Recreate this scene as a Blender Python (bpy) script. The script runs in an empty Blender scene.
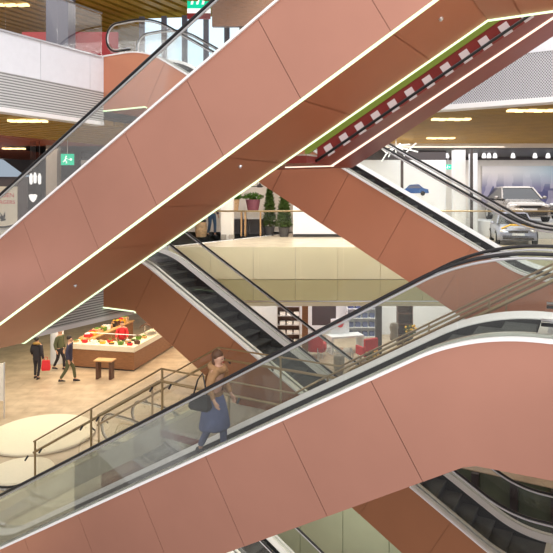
import bpy, bmesh, math, random
from mathutils import Vector, Matrix
random.seed(7)
C = bpy.context.scene.collection
sc = bpy.context.scene
PI = math.pi
ZC = 7.1                       # eye height over the lower mall floor
FPX, HOR = 600.0, 197.0        # focal length and horizon row for a 553 px frame
T30 = math.tan(math.radians(30))
UX, UY = 0.8647, -0.5022       # plan direction of the escalators (to the right and nearer)

def W(u, v, z=0.0):            # building axes -> world
    return Vector((UX*u - UY*v, UY*u + UX*v, z))
ROT = math.atan2(UY, UX)

def at(px, py, Y):
    return Vector(((px-276.5)/FPX*Y, Y, ZC+(HOR-py)/FPX*Y))

# ------------------------------------------------------------------ materials
def new_mat(name):
    m = bpy.data.materials.new(name); m.use_nodes = True
    nt = m.node_tree; nt.nodes.clear()
    out = nt.nodes.new('ShaderNodeOutputMaterial')
    return m, nt, out

def pbr(name, col, rough=.5, metal=0, noise=0.0, nscale=8.0, spec=.5, emit=None, estr=0, coat=0, bump=0, stretch=None):
    m, nt, out = new_mat(name)
    b = nt.nodes.new('ShaderNodeBsdfPrincipled')
    b.inputs['Base Color'].default_value = (*col, 1)
    b.inputs['Roughness'].default_value = rough
    b.inputs['Metallic'].default_value = metal
    b.inputs['Specular IOR Level'].default_value = spec
    b.inputs['Coat Weight'].default_value = coat
    if emit:
        b.inputs['Emission Color'].default_value = (*emit, 1)
        b.inputs['Emission Strength'].default_value = estr
    if noise or bump:
        tc = nt.nodes.new('ShaderNodeTexCoord')
        mp = nt.nodes.new('ShaderNodeMapping')
        if stretch: mp.inputs['Scale'].default_value = stretch
        nz = nt.nodes.new('ShaderNodeTexNoise'); nz.inputs['Scale'].default_value = nscale
        nz.inputs['Detail'].default_value = 5
        nt.links.new(tc.outputs['Object'], mp.inputs[0]); nt.links.new(mp.outputs[0], nz.inputs['Vector'])
        if noise:
            cr = nt.nodes.new('ShaderNodeValToRGB')
            cr.color_ramp.elements[0].position = .3; cr.color_ramp.elements[1].position = .7
            cr.color_ramp.elements[0].color = (*[c*(1-noise) for c in col], 1)
            cr.color_ramp.elements[1].color = (*[min(1, c*(1+noise)) for c in col], 1)
            nt.links.new(nz.outputs['Fac'], cr.inputs[0]); nt.links.new(cr.outputs[0], b.inputs['Base Color'])
        if bump:
            bp = nt.nodes.new('ShaderNodeBump'); bp.inputs['Strength'].default_value = bump; bp.inputs['Distance'].default_value = .02
            nt.links.new(nz.outputs['Fac'], bp.inputs['Height']); nt.links.new(bp.outputs[0], b.inputs['Normal'])
    nt.links.new(b.outputs[0], out.inputs[0])
    return m

def glass_mat(name, tint, refl=1.0, base=.02):
    m, nt, out = new_mat(name)
    tr = nt.nodes.new('ShaderNodeBsdfTransparent'); tr.inputs[0].default_value = (*tint, 1)
    gl = nt.nodes.new('ShaderNodeBsdfGlossy'); gl.inputs['Roughness'].default_value = .02
    gl.inputs[0].default_value = (1, 1, 1, 1)
    lw = nt.nodes.new('ShaderNodeFresnel'); lw.inputs[0].default_value = 1.5
    ma = nt.nodes.new('ShaderNodeMath'); ma.operation = 'MULTIPLY_ADD'
    ma.inputs[1].default_value = refl; ma.inputs[2].default_value = base; ma.use_clamp = True
    mx = nt.nodes.new('ShaderNodeMixShader')
    nt.links.new(lw.outputs[0], ma.inputs[0]); nt.links.new(ma.outputs[0], mx.inputs[0])
    nt.links.new(tr.outputs[0], mx.inputs[1]); nt.links.new(gl.outputs[0], mx.inputs[2])
    nt.links.new(mx.outputs[0], out.inputs[0])
    return m

def emit_mat(name, col, s):
    m, nt, out = new_mat(name)
    e = nt.nodes.new('ShaderNodeEmission'); e.inputs[0].default_value = (*col, 1); e.inputs[1].default_value = s
    nt.links.new(e.outputs[0], out.inputs[0])
    return m

def tile_mat(name, c1, c2, mortar, sx, sy, rough=.3, msize=.006):
    m, nt, out = new_mat(name)
    b = nt.nodes.new('ShaderNodeBsdfPrincipled'); b.inputs['Roughness'].default_value = rough
    tc = nt.nodes.new('ShaderNodeTexCoord')
    br = nt.nodes.new('ShaderNodeTexBrick')
    br.inputs['Color1'].default_value = (*c1, 1); br.inputs['Color2'].default_value = (*c2, 1)
    br.inputs['Mortar'].default_value = (*mortar, 1); br.inputs['Scale'].default_value = 1
    br.inputs['Mortar Size'].default_value = msize; br.inputs['Brick Width'].default_value = sx; br.inputs['Row Height'].default_value = sy
    nz = nt.nodes.new('ShaderNodeTexNoise'); nz.inputs['Scale'].default_value = 2.2; nz.inputs['Detail'].default_value = 8
    mx = nt.nodes.new('ShaderNodeMix'); mx.data_type = 'RGBA'; mx.blend_type = 'MULTIPLY'; mx.inputs['Factor'].default_value = .55
    cr = nt.nodes.new('ShaderNodeValToRGB'); cr.color_ramp.elements[0].position = .35; cr.color_ramp.elements[0].color = (.6, .55, .5, 1)
    cr.color_ramp.elements[1].position = .62
    nt.links.new(tc.outputs['Object'], br.inputs['Vector']); nt.links.new(tc.outputs['Object'], nz.inputs['Vector'])
    nt.links.new(nz.outputs['Fac'], cr.inputs[0])
    nt.links.new(br.outputs['Color'], mx.inputs['A']); nt.links.new(cr.outputs[0], mx.inputs['B'])
    nt.links.new(mx.outputs['Result'], b.inputs['Base Color']); nt.links.new(b.outputs[0], out.inputs[0])
    return m

def perf_mat(name, base, hole, fx, fz, thr):
    """painted sheet metal with punched holes (object x and z)"""
    m, nt, out = new_mat(name)
    b = nt.nodes.new('ShaderNodeBsdfPrincipled'); b.inputs['Roughness'].default_value = .45
    tc = nt.nodes.new('ShaderNodeTexCoord'); sp = nt.nodes.new('ShaderNodeSeparateXYZ')
    nt.links.new(tc.outputs['Object'], sp.inputs[0])
    def wave(sock, f):
        a = nt.nodes.new('ShaderNodeMath'); a.operation = 'MULTIPLY'; a.inputs[1].default_value = f
        s = nt.nodes.new('ShaderNodeMath'); s.operation = 'SINE'
        nt.links.new(sock, a.inputs[0]); nt.links.new(a.outputs[0], s.inputs[0]); return s.outputs[0]
    zz = wave(sp.outputs['Z'], fz)
    if fx:
        xx = wave(sp.outputs['X'], fx)
        mu = nt.nodes.new('ShaderNodeMath'); mu.operation = 'MULTIPLY'
        nt.links.new(xx, mu.inputs[0]); nt.links.new(zz, mu.inputs[1]); src = mu.outputs[0]
    else: src = zz
    gt = nt.nodes.new('ShaderNodeMath'); gt.operation = 'GREATER_THAN'; gt.inputs[1].default_value = thr
    mx = nt.nodes.new('ShaderNodeMix'); mx.data_type = 'RGBA'
    mx.inputs['A'].default_value = (*base, 1); mx.inputs['B'].default_value = (*hole, 1)
    nt.links.new(src, gt.inputs[0]); nt.links.new(gt.outputs[0], mx.inputs['Factor'])
    nt.links.new(mx.outputs['Result'], b.inputs['Base Color']); nt.links.new(b.outputs[0], out.inputs[0])
    return m

M = {}
M['copper'] = pbr('copper_cladding', (.59, .29, .212), .33, .75, noise=.05, nscale=.7)
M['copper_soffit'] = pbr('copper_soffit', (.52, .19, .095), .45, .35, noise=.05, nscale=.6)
M['copper_warmlit'] = pbr('copper_cladding_warmlit', (.60, .245, .14), .40, .4, noise=.05, nscale=.7)  # same copper with warm lighting put into the colour
M['copper_warmlit_dark'] = pbr('copper_cladding_warmlit_dark', (.45, .19, .09), .42, .35, noise=.05, nscale=.7)  # darker copy of the copper, warm lighting put into the colour
M['red_steel'] = pbr('dark_red_steel', (.27, .055, .045), .38, .1, noise=.08, nscale=3)
M['red_dark'] = pbr('dark_red_paint', (.22, .03, .028), .35, .0, noise=.1, nscale=3)
M['white_trim'] = pbr('white_trim_metal', (.88, .87, .86), .4, .0)
M['steel'] = pbr('brushed_steel', (.72, .72, .74), .28, .9, noise=.06, nscale=30, stretch=(1, 12, 12))
M['deck'] = pbr('satin_deck', (.78, .77, .74), .3, .55)
M['rubber'] = pbr('black_rubber', (.012, .012, .014), .35)
M['skirt'] = pbr('dark_skirt', (.05, .05, .055), .3, .4)
M['step'] = pbr('step_aluminium', (.11, .115, .11), .5, .4, noise=.2, nscale=3)
M['riser'] = pbr('step_riser_dark', (.05, .05, .052), .5, .3)
M['comb'] = pbr('comb_plate', (.7, .68, .62), .4, .4)
M['glass'] = glass_mat('clear_glass', (.962, .973, .967), .3, .0)
M['glass_b'] = glass_mat('reflective_glass', (.92, .94, .92), .6, .005)
M['glass_rail'] = glass_mat('barrier_glass', (.972, .974, .958), .22, .0)
M['led'] = emit_mat('led_strip_green_white', (.78, 1.0, .60), 1.7)
M['led_warm'] = emit_mat('led_strip_warm', (1.0, .80, .64), 1.6)
M['brass'] = pbr('brass_tube', (.48, .36, .20), .3, .75)
M['floor_l'] = tile_mat('stone_floor_lower', (.62, .50, .37), (.55, .43, .31), (.42, .34, .25), 1.2, .6, .35)
M['floor_u'] = tile_mat('stone_floor_upper', (.80, .70, .55), (.76, .66, .52), (.6, .52, .42), 1.2, 1.2, .3)
M['floor_b'] = tile_mat('stone_floor_basement', (.25, .225, .20), (.22, .20, .18), (.12, .11, .10), 1.6, 1.6, .4)
M['cream'] = pbr('cream_terrazzo', (.85, .78, .62), .4, noise=.04, nscale=30)
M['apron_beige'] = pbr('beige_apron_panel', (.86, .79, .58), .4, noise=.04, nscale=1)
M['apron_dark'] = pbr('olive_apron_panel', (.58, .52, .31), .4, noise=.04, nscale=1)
M['white'] = pbr('white_paint', (.79, .81, .86), .5, noise=.02)
M['warmwhite'] = pbr('warm_white_paint', (.80, .75, .70), .55, noise=.02)
M['perf'] = perf_mat('perforated_white_metal', (.56, .56, .59), (.13, .13, .14), 120, 95, .12)
M['louvre'] = perf_mat('louvred_grey_metal', (.60, .61, .60), (.22, .22, .22), 0, 95, .1)
M['gold'] = pbr('gold_ceiling_slat', (.36, .21, .02), .6, .0, noise=.12, nscale=2)
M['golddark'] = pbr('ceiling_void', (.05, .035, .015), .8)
M['redceil'] = pbr('red_timber_slat', (.30, .07, .03), .5, noise=.15, nscale=3)
M['black'] = pbr('black_paint', (.02, .018, .02), .5)
M['charcoal'] = pbr('charcoal_panel', (.055, .045, .05), .45)
M['navy'] = pbr('slate_blue_column', (.12, .13, .20), .4)
M['wood'] = pbr('brown_wood', (.28, .13, .06), .45, noise=.25, nscale=4, stretch=(1, 1, 14))
M['darkwood'] = pbr('dark_wood', (.10, .045, .028), .45, noise=.25, nscale=4, stretch=(1, 1, 8))
M['oak'] = pbr('oak_post', (.55, .32, .14), .5, noise=.2, nscale=5)
M['red'] = pbr('red_fabric', (.65, .02, .03), .6, noise=.1, nscale=20)
M['redwall'] = pbr('red_wall', (.42, .03, .04), .5)
M['leaf'] = pbr('green_leaf', (.075, .14, .025), .6, noise=.4, nscale=20)
M['leaf2'] = pbr('bright_leaf', (.10, .22, .03), .6, noise=.4, nscale=20)
M['pot'] = pbr('dark_pot', (.05, .045, .045), .5)
M['plumpot'] = pbr('plum_pot', (.20, .06, .09), .5)
M['exit'] = pbr('exit_sign_green', (.0, .38, .22), .4, emit=(.0, .75, .42), estr=.8)
M['signwhite'] = pbr('sign_white', (.9, .9, .9), .5, emit=(1, 1, 1), estr=.9)
M['lampwhite'] = emit_mat('lamp_white', (1, .93, .88), 1.5)
M['lampgold'] = emit_mat('lamp_gold', (1, .78, .36), 2.6)
M['coldwin'] = emit_mat('frosted_window_light', (.70, .87, 1.0), 1.5)
M['coolglow'] = emit_mat('cool_canopy_light', (.72, .85, 1.0), .5)
M['carsilver'] = pbr('silver_car_paint', (.36, .33, .31), .25, .6, coat=.6)
M['carlav'] = pbr('lavender_grey_paint', (.34, .36, .48), .3, .4, coat=.4)
M['carblue'] = pbr('blue_car_paint', (.02, .09, .30), .3, .2, coat=.5)
M['carglass'] = pbr('car_window', (.03, .035, .045), .08, .2)
M['tyre'] = pbr('tyre', (.02, .02, .02), .7)
M['yellow'] = pbr('yellow_paint', (.75, .42, .03), .45)
M['headlight'] = pbr('headlamp', (.85, .85, .88), .1, .3)
M['skin'] = pbr('skin', (.55, .32, .22), .55)
M['hairbrown'] = pbr('brown_hair', (.10, .045, .02), .6, noise=.3, nscale=30)
M['hairdark'] = pbr('dark_hair', (.02, .014, .012), .6)
M['tan'] = pbr('tan_cloth', (.36, .20, .09), .8, noise=.25, nscale=9)
M['bluecloth'] = pbr('slate_blue_cloth', (.10, .12, .24), .8, noise=.15, nscale=9)
M['darkcloth'] = pbr('black_cloth', (.025, .022, .03), .8)
M['navycloth'] = pbr('navy_cloth', (.03, .03, .065), .8)
M['mustard'] = pbr('mustard_cloth', (.34, .20, .05), .8)
M['olive'] = pbr('olive_cloth', (.09, .10, .05), .8)
M['jeans'] = pbr('blue_denim', (.04, .10, .20), .8, noise=.2, nscale=20)
M['glowsoffit'] = pbr('soffit_led_glow', (.18, .42, .27), .4)  # green LED glow painted into the soffit colour
M['greenpale'] = pbr('pale_green_glass_panel', (.55, .60, .42), .25, noise=.05, nscale=1)
M['greendark'] = pbr('dark_green_glass_panel', (.10, .125, .085), .2, noise=.2, nscale=1.5)
M['olivegreen'] = pbr('olive_green_paint', (.22, .30, .04), .45)
M['green'] = pbr('green_paint', (.03, .25, .09), .5)
M['papers'] = pbr('cardboard', (.55, .36, .2), .7, noise=.3, nscale=12)
M['greystone'] = pbr('grey_column', (.35, .31, .27), .6, noise=.06, nscale=3)

def mural_mat():
    m, nt, out = new_mat('city_mural_print')
    b = nt.nodes.new('ShaderNodeBsdfPrincipled'); b.inputs['Roughness'].default_value = .5
    tc = nt.nodes.new('ShaderNodeTexCoord'); sp = nt.nodes.new('ShaderNodeSeparateXYZ')
    nt.links.new(tc.outputs['Generated'], sp.inputs[0])
    mp = nt.nodes.new('ShaderNodeMapping'); mp.inputs['Scale'].default_value = (14, 1, 2.2)
    vo = nt.nodes.new('ShaderNodeTexVoronoi'); vo.distance = 'CHEBYCHEV'; vo.inputs['Scale'].default_value = 1.0
    nt.links.new(tc.outputs['Generated'], mp.inputs[0]); nt.links.new(mp.outputs[0], vo.inputs['Vector'])
    r1 = nt.nodes.new('ShaderNodeValToRGB')
    e = r1.color_ramp.elements; e[0].position = .1; e[0].color = (.12, .12, .26, 1); e[1].position = .8; e[1].color = (.50, .46, .58, 1)
    r2 = nt.nodes.new('ShaderNodeValToRGB')
    e = r2.color_ramp.elements; e[0].position = .45; e[0].color = (0, 0, 0, 1); e[1].position = .85; e[1].color = (1, 1, 1, 1)
    r3 = nt.nodes.new('ShaderNodeValToRGB')
    e = r3.color_ramp.elements; e[0].position = .2; e[0].color = (.80, .76, .76, 1); e[1].position = .9; e[1].color = (.25, .50, .66, 1)
    mx = nt.nodes.new('ShaderNodeMix'); mx.data_type = 'RGBA'
    sep = nt.nodes.new('ShaderNodeSeparateColor')
    nt.links.new(vo.outputs['Color'], sep.inputs[0]); nt.links.new(sep.outputs[0], r1.inputs[0])
    nt.links.new(sp.outputs['Z'], r2.inputs[0]); nt.links.new(sp.outputs['X'], r3.inputs[0])
    nt.links.new(r2.outputs[0], mx.inputs['Factor']); nt.links.new(r1.outputs[0], mx.inputs['A']); nt.links.new(r3.outputs[0], mx.inputs['B'])
    nt.links.new(mx.outputs['Result'], b.inputs['Base Color']); nt.links.new(b.outputs[0], out.inputs[0])
    return m
M['mural'] = mural_mat()

# ------------------------------------------------------------------ mesh helpers
class MB:
    def __init__(s): s.v = []; s.f = []
    def add(s, vs, fs):
        k = len(s.v); s.v += [tuple(p) for p in vs]; s.f += [tuple(i+k for i in f) for f in fs]; return s
    def box(s, x0, x1, y0, y1, z0, z1):
        vs = [(x, y, z) for x in (x0, x1) for y in (y0, y1) for z in (z0, z1)]
        return s.add(vs, [(0, 1, 3, 2), (4, 6, 7, 5), (0, 4, 5, 1), (2, 3, 7, 6), (0, 2, 6, 4), (1, 5, 7, 3)])
    def prism(s, poly, z0, z1):
        n = len(poly)
        vs = [(p[0], p[1], z0) for p in poly] + [(p[0], p[1], z1) for p in poly]
        fs = [tuple(range(n))[::-1], tuple(range(n, 2*n))] + [(i, (i+1) % n, n+(i+1) % n, n+i) for i in range(n)]
        return s.add(vs, fs)
    def hull(s, a, b):     # two equal rings -> closed skin
        n = len(a)
        return s.add(list(a)+list(b), [tuple(range(n))[::-1], tuple(range(n, 2*n))] + [(i, (i+1) % n, n+(i+1) % n, n+i) for i in range(n)])
    def loft(s, rings, cap=True):
        n = len(rings[0]); vs = [p for r in rings for p in r]; fs = []
        for k in range(len(rings)-1):
            for i in range(n):
                j = (i+1) % n
                fs.append((k*n+i, k*n+j, (k+1)*n+j, (k+1)*n+i))
        if cap: fs += [tuple(range(n))[::-1], tuple(range((len(rings)-1)*n, len(rings)*n))]
        return s.add(vs, fs)
    def tube(s, pts, r, n=8, ry=None, closed=False, cap=True):
        pts = [Vector(p) for p in pts]; ry = ry or r; rings = []
        up = Vector((0, 0, 1)); pn = None
        for i, p in enumerate(pts):
            if closed: d = pts[(i+1) % len(pts)]-pts[i-1]
            else: d = pts[min(i+1, len(pts)-1)]-pts[max(i-1, 0)]
            d.normalize()
            if pn is None:
                ref = Vector((0, 1, 0)) if abs(d.y) < .9 else Vector((0, 0, 1))
                a = (ref - d*ref.dot(d)).normalized()
            else: a = (pn - d*pn.dot(d)).normalized()
            pn = a; b = d.cross(a)
            rings.append([p + a*(r*math.cos(2*PI*k/n)) + b*(ry*math.sin(2*PI*k/n)) for k in range(n)])
        if closed: rings.append(rings[0])
        return s.loft(rings, cap and not closed)
    def lathe(s, prof, n=16, c=(0, 0, 0)):
        rings = [[(c[0]+r*math.cos(2*PI*k/n), c[1]+r*math.sin(2*PI*k/n), c[2]+z) for k in range(n)] for r, z in prof]
        return s.loft(rings)
    def ball(s, c, rx, ry=None, rz=None, n=10, m=6):
        ry = ry or rx; rz = rz or rx
        return s.loft([[(c[0]+rx*math.sin(PI*j/m)*math.cos(2*PI*k/n), c[1]+ry*math.sin(PI*j/m)*math.sin(2*PI*k/n), c[2]-rz*math.cos(PI*j/m)) for k in range(n)] for j in [.15]+list(range(1, m))+[m-.15]])
    def build(s, name, mat, parent=None, smooth=False, bevel=0, loc=None, rotz=None):
        me = bpy.data.meshes.new(name); me.from_pydata(s.v, [], s.f); me.update()
        bm = bmesh.new(); bm.from_mesh(me); bmesh.ops.recalc_face_normals(bm, faces=bm.faces); bm.to_mesh(me); bm.free()
        for mt in (mat if isinstance(mat, list) else [mat]): me.materials.append(mt)
        if smooth:
            for p in me.polygons: p.use_smooth = True
        o = bpy.data.objects.new(name, me); C.objects.link(o)
        if parent: o.parent = parent
        if loc is not None: o.location = loc
        if rotz is not None: o.rotation_euler[2] = rotz
        if bevel:
            b = o.modifiers.new('bevel', 'BEVEL'); b.width = bevel; b.segments = 2; b.limit_method = 'ANGLE'
        return o

def tag(o, label, cat, group=None, kind=None):
    o['label'] = label; o['category'] = cat
    if group: o['group'] = group
    if kind: o['kind'] = kind
    return o
def thing(name, label, cat, loc=(0, 0, 0), rotz=0, group=None):
    o = bpy.data.objects.new(name, None); C.objects.link(o); o.empty_display_size = .2
    o.location = loc; o.rotation_euler = (0, 0, rotz)
    return tag(o, label, cat, group)
def struct(o, label=None, cat=None):
    o['kind'] = 'structure'
    if label: o['label'] = label
    if cat: o['category'] = cat
    return o
def dup(root, loc, rotz, label=None, name=None):
    r = root.copy(); C.objects.link(r); r.location = loc; r.rotation_euler = (0, 0, rotz)
    if label: r['label'] = label
    for ch in list(root.children):
        c = ch.copy(); C.objects.link(c); c.parent = r
        for g in ch.children:
            d = g.copy(); C.objects.link(d); d.parent = c
    return r
def text_mesh(name, body, size, mat, parent, loc, rot, depth=.004):
    cu = bpy.data.curves.new(name, 'FONT'); cu.body = body; cu.size = size; cu.extrude = depth
    cu.align_x = 'CENTER'; cu.align_y = 'CENTER'
    t = bpy.data.objects.new(name, cu); C.objects.link(t)
    bpy.context.view_layer.update()
    me = bpy.data.meshes.new_from_object(t.evaluated_get(bpy.context.evaluated_depsgraph_get()))
    bpy.data.objects.remove(t)
    me.materials.clear(); me.materials.append(mat)
    o = bpy.data.objects.new(name, me); C.objects.link(o); o.parent = parent; o.location = loc; o.rotation_euler = rot
    return o

# ------------------------------------------------------------------ escalators
H = 1.52
def make_paths(rise, Rl=2.0, Ru=2.7):
    ak = rise/T30; tl = Rl*math.tan(PI/12); tu = Ru*math.tan(PI/12); c = math.cos(PI/6)
    def top(a):
        if a <= -tl: return 0.0
        if a < tl*c: return Rl-math.sqrt(max(0, Rl*Rl-(a+tl)**2))
        if a <= ak-tu*c: return a*T30
        if a < ak+tu: return rise-(Ru-math.sqrt(max(0, Ru*Ru-(ak+tu-a)**2)))
        return rise
    def bot(a):
        return (0 if a < 0 else min(a*T30, rise)) - H
    return ak, top, bot

def escalator(name, label, group, loc, rot, sgn, rise=5.5, Wd=1.62, Ll=1.6, Lu=1.6, led=False, led_top=False, seam0=.4, pitch=1.2,
              clad='copper', soff='copper_soffit', gmat='glass', guide='steel', steps=True, bottom_low=True):
    ak, top, bot = make_paths(rise)
    root = thing(name, label, 'escalator', loc, rot, group)
    X = lambda a: sgn*a
    a0, a1 = -Ll, ak+Lu
    def samples(lo, hi, extra=()):
        s = set([lo, hi]); n = max(2, int((hi-lo)/.5))
        for i in range(n+1): s.add(lo+(hi-lo)*i/n)
        for k in (0, ak):
            for i in range(-9, 10):
                x = k+i*.085
                if lo < x < hi: s.add(x)
        return sorted(s)
    # --- side cladding: folded metal panels with seams square to the slope
    seams = []
    a = seam0-4*pitch
    while a < a1+1:
        seams.append(a); a += pitch
    def side(yface, out):
        mb = MB()
        edges = [s for s in seams if a0+.25 < s < ak+.15]
        bounds = [a0]+edges+[a1]
        def slant(ab):
            w = max(0, min(1, (ab-(-.2))/.9)) * max(0, min(1, (ak+.75-ab)/.75))
            return ab - .433*H*w
        for i in range(len(bounds)-1):
            lo, hi = bounds[i], bounds[i+1]
            n = 14; cols = []
            for k in range(n+1):
                t = k/n
                g = .0042
                ab = lo+g+(hi-lo-2*g)*t
                at_ = slant(ab) if bounds[i] != a0 or t > 0 else ab
                bulge = out*.004*(1-t)
                d = []
                for q in (0, .015, .5, .985, 1):
                    aa = ab+(at_-ab)*q
                    zb, zt = bot(ab), top(at_)
                    z = zb+(zt-zb)*q
                    d.append((X(aa), yface+bulge, z))
                cols.append(d)
            # close edges back into the shell
            cols = [[(p[0], yface-out*.01, p[2]) for p in cols[0]]]+cols+[[(p[0], yface-out*.01, p[2]) for p in cols[-1]]]
            m_ = len(cols[0]); vs = [p for c in cols for p in c]
            fs = [(k*m_+j, k*m_+j+1, (k+1)*m_+j+1, (k+1)*m_+j) for k in range(len(cols)-1) for j in range(m_-1)]
            mb.add(vs, fs)
        # backing behind the seams
        ss = samples(a0, a1); off = yface-out*.022
        vs = []; fs = []
        for a in ss: vs += [(X(a), off, bot(a)), (X(a), off, top(a))]
        fs = [(2*i, 2*i+1, 2*i+3, 2*i+2) for i in range(len(ss)-1)]
        mb.add(vs, fs)
        return mb
    side(0, -1).build('side_cladding', M[clad], root, smooth=False)
    side(Wd, 1).build('side_cladding', M[clad], root, smooth=False)
    # --- soffit, with shallow seams
    mb = MB(); so = sorted([s for s in seams if a0 < s < a1]+[a0, 0, ak, a1])
    for i in range(len(so)-1):
        lo, hi = so[i], so[i+1]
        if hi-lo < .03: continue
        mb.add([(X(lo), .02, bot(lo)+.004), (X(lo), Wd-.02, bot(lo)+.004), (X(hi-.012), Wd-.02, bot(hi-.012)+.004), (X(hi-.012), .02, bot(hi-.012)+.004)], [(0, 1, 2, 3)])
    ss = samples(a0, a1); k = len(mb.v)
    for i in range(len(ss)-1):
        p, q = ss[i], ss[i+1]
        mb.add([(X(p), .02, bot(p)+.02), (X(p), Wd-.02, bot(p)+.02), (X(q), Wd-.02, bot(q)+.02), (X(q), .02, bot(q)+.02)], [(0, 1, 2, 3)])
    mb.build('soffit', M[soff], root)
    for a in (a0, a1):
        MB().box(X(a)-.01, X(a)+.01, .0, Wd, bot(a), top(a)-.02).build('end_panel', M[clad], root)
    # --- bands swept along the top path: cross-section [(y, dz)...]
    def band(nm, mat, sec, lo=a0, hi=a1, fn=top):
        rings = [[(X(a), y, fn(a)+dz) for y, dz in sec] for a in samples(lo, hi)]
        return MB().loft(rings).build(nm, mat, root)
    def rect(y0, y1, z0, z1): return [(y0, z0), (y1, z0), (y1, z1), (y0, z1)]
    mir = lambda r: [(Wd-y, z) for y, z in r]
    trim = rect(-.03, .05, -.012, .028); outer = rect(.05, .19, -.03, .0); inner = rect(.215, .295, -.03, .035); sk = rect(.295, .31, -.42, .0)
    for f in (lambda r: r, mir):
        band('trim_ledge', M['white_trim'], f(trim)); band('outer_deck', M['deck'], f(outer))
        band('skirt_panel', M['skirt'], f(sk))
    band('inner_deck', M['deck'], inner); band('inner_deck', M['white_trim'], [(Wd-.33, .0), (Wd-.33, .015), (Wd-.22, .09), (Wd-.215, .0)])  # far deck whiter and tilted up: bright reflection put into colour and shape
    # --- glass balustrades and handrails
    e0, e1 = a0+.35, a1-.35
    for f in (0, 1):
        yg = .2 if not f else Wd-.2
        mb = MB(); ss = samples(e0, e1)
        npan = int((e1-e0)/1.35)
        for j in range(npan):
            lo = e0+(e1-e0)*j/npan+.002; hi = e0+(e1-e0)*(j+1)/npan-.002
            rings = [[(X(a), yg-.006, top(a)-.03), (X(a), yg+.006, top(a)-.03), (X(a), yg+.006, top(a)+.9), (X(a), yg-.006, top(a)+.9)] for a in samples(lo, hi)]
            mb.loft(rings, cap=False)
        # rounded newel glass
        for (ae, sg) in ((e0, -1), (e1, 1)):
            z0 = top(ae)+.49; fan = [(ae+sg*.41*math.cos(t), z0+.41*math.sin(t)) for t in [PI/2-PI*i/10 for i in range(11)]]
            ring = lambda y: [(X(p[0]), y, p[1]) for p in fan]
            mb.hull(ring(yg-.006), ring(yg+.006))
        mb.build('glass_balustrade', M[gmat], root)
        hh = .95; rr = .40
        def loop(z_up, rad):
            pts = []
            zl = top(a0)+z_up-2*rad; zu = top(a1)+z_up-2*rad
            pts.append((e0+.5, zl)); pts.append((e0+.2, zl))
            pts += [(e0-rad*math.cos(t), zl+rad-rad*math.sin(t)) for t in [PI/2-PI*i/10 for i in range(11)]][::1]
            pts += [(a, top(a)+z_up) for a in samples(e0+.05, e1-.05)]
            pts += [(e1+rad*math.cos(t), zu+rad+rad*math.sin(t)) for t in [PI/2-PI*i/10 for i in range(11)]]
            pts += [(e1-.2, zu), (e1-.5, zu)]
            return [(X(p[0]), yg, p[1]) for p in pts]
        hr = MB().tube(loop(hh, rr), .031, 8, .023).build('handrail', M['rubber'], root, smooth=True)
        MB().tube(loop(hh-.05, rr-.05), .019, 6).build('handrail_guide', M[guide], hr, smooth=True)
    # --- steps and comb plates
    MB().box(X(a0), X(-.62), .31, Wd-.31, -.06, -.005).build('landing_plate', M['steel'], root)
    MB().box(X(ak+.75), X(a1), .31, Wd-.31, rise-.06, rise-.005).build('landing_plate', M['steel'], root)
    MB().box(X(-.66), X(-.56), .31, Wd-.31, -.03, .004).build('comb_plate', M['comb'], root)
    MB().box(X(ak+.70), X(ak+.80), .31, Wd-.31, rise-.03, rise+.006).build('comb_plate', M['comb'], root)
    if steps:
        zs = lambda a: top(a)-.03-.16*max(0, min(1, (top(a+.2)-top(a-.2))/.231))
        mb = MB(); mb.box(-.2, .2, .32, Wd-.32, -.03, 0)
        for q in range(24):
            y = .34+(Wd-.68)*q/23; mb.box(-.2, .2, y-.008, y+.008, 0, .008)
        proto = mb.build('step', M['step'], root)
        rb = MB()
        rb.loft([[(sgn*(.2-.03*math.sin(t*PI)), y, -.2*t-.0) for y in (.32, Wd-.32)]+[(sgn*(.19-.03*math.sin(t*PI)), y, -.2*t) for y in (Wd-.32, .32)] for t in (0, .25, .5, .75, 1)])
        first = True; a = -.4; k = 0
        while a < ak+.7:
            # the riser hangs on the step's lower edge
            if first: st = proto; first = False
            else:
                st = proto.copy(); C.objects.link(st); st.parent = root
            st.location = (X(a), 0, zs(a))
            dz = zs(a)-zs(a-.346)
            if dz > .03:
                if 'rp' not in locals() or rp is None:
                    rp = MB().loft([[(-sgn*(.2-.03*math.sin(t*PI)), y, -.03-.19*t) for y in (.33, Wd-.33)]+[(-sgn*(.19-.03*math.sin(t*PI)), y, -.03-.19*t) for y in (Wd-.33, .33)] for t in (0, .33, .66, 1)]).build('riser', M['riser'], st)
                else:
                    r2 = rp.copy(); C.objects.link(r2); r2.parent = st
            a += .346
    if led or led_top:
        for y in (0.0, Wd):
            lo, hi = (a0, a1) if led else (ak-.05, a1)
            rings = [[(X(a), y+dy, bot(a)+dz) for dy, dz in ((-.02, -.02), (.02, -.02), (.02, .012), (-.02, .012))] for a in [lo]+[q for q in (0, ak) if lo < q < hi]+[hi]]
            MB().loft(rings).build('led_strip', M['led'], root)
    return root

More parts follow.
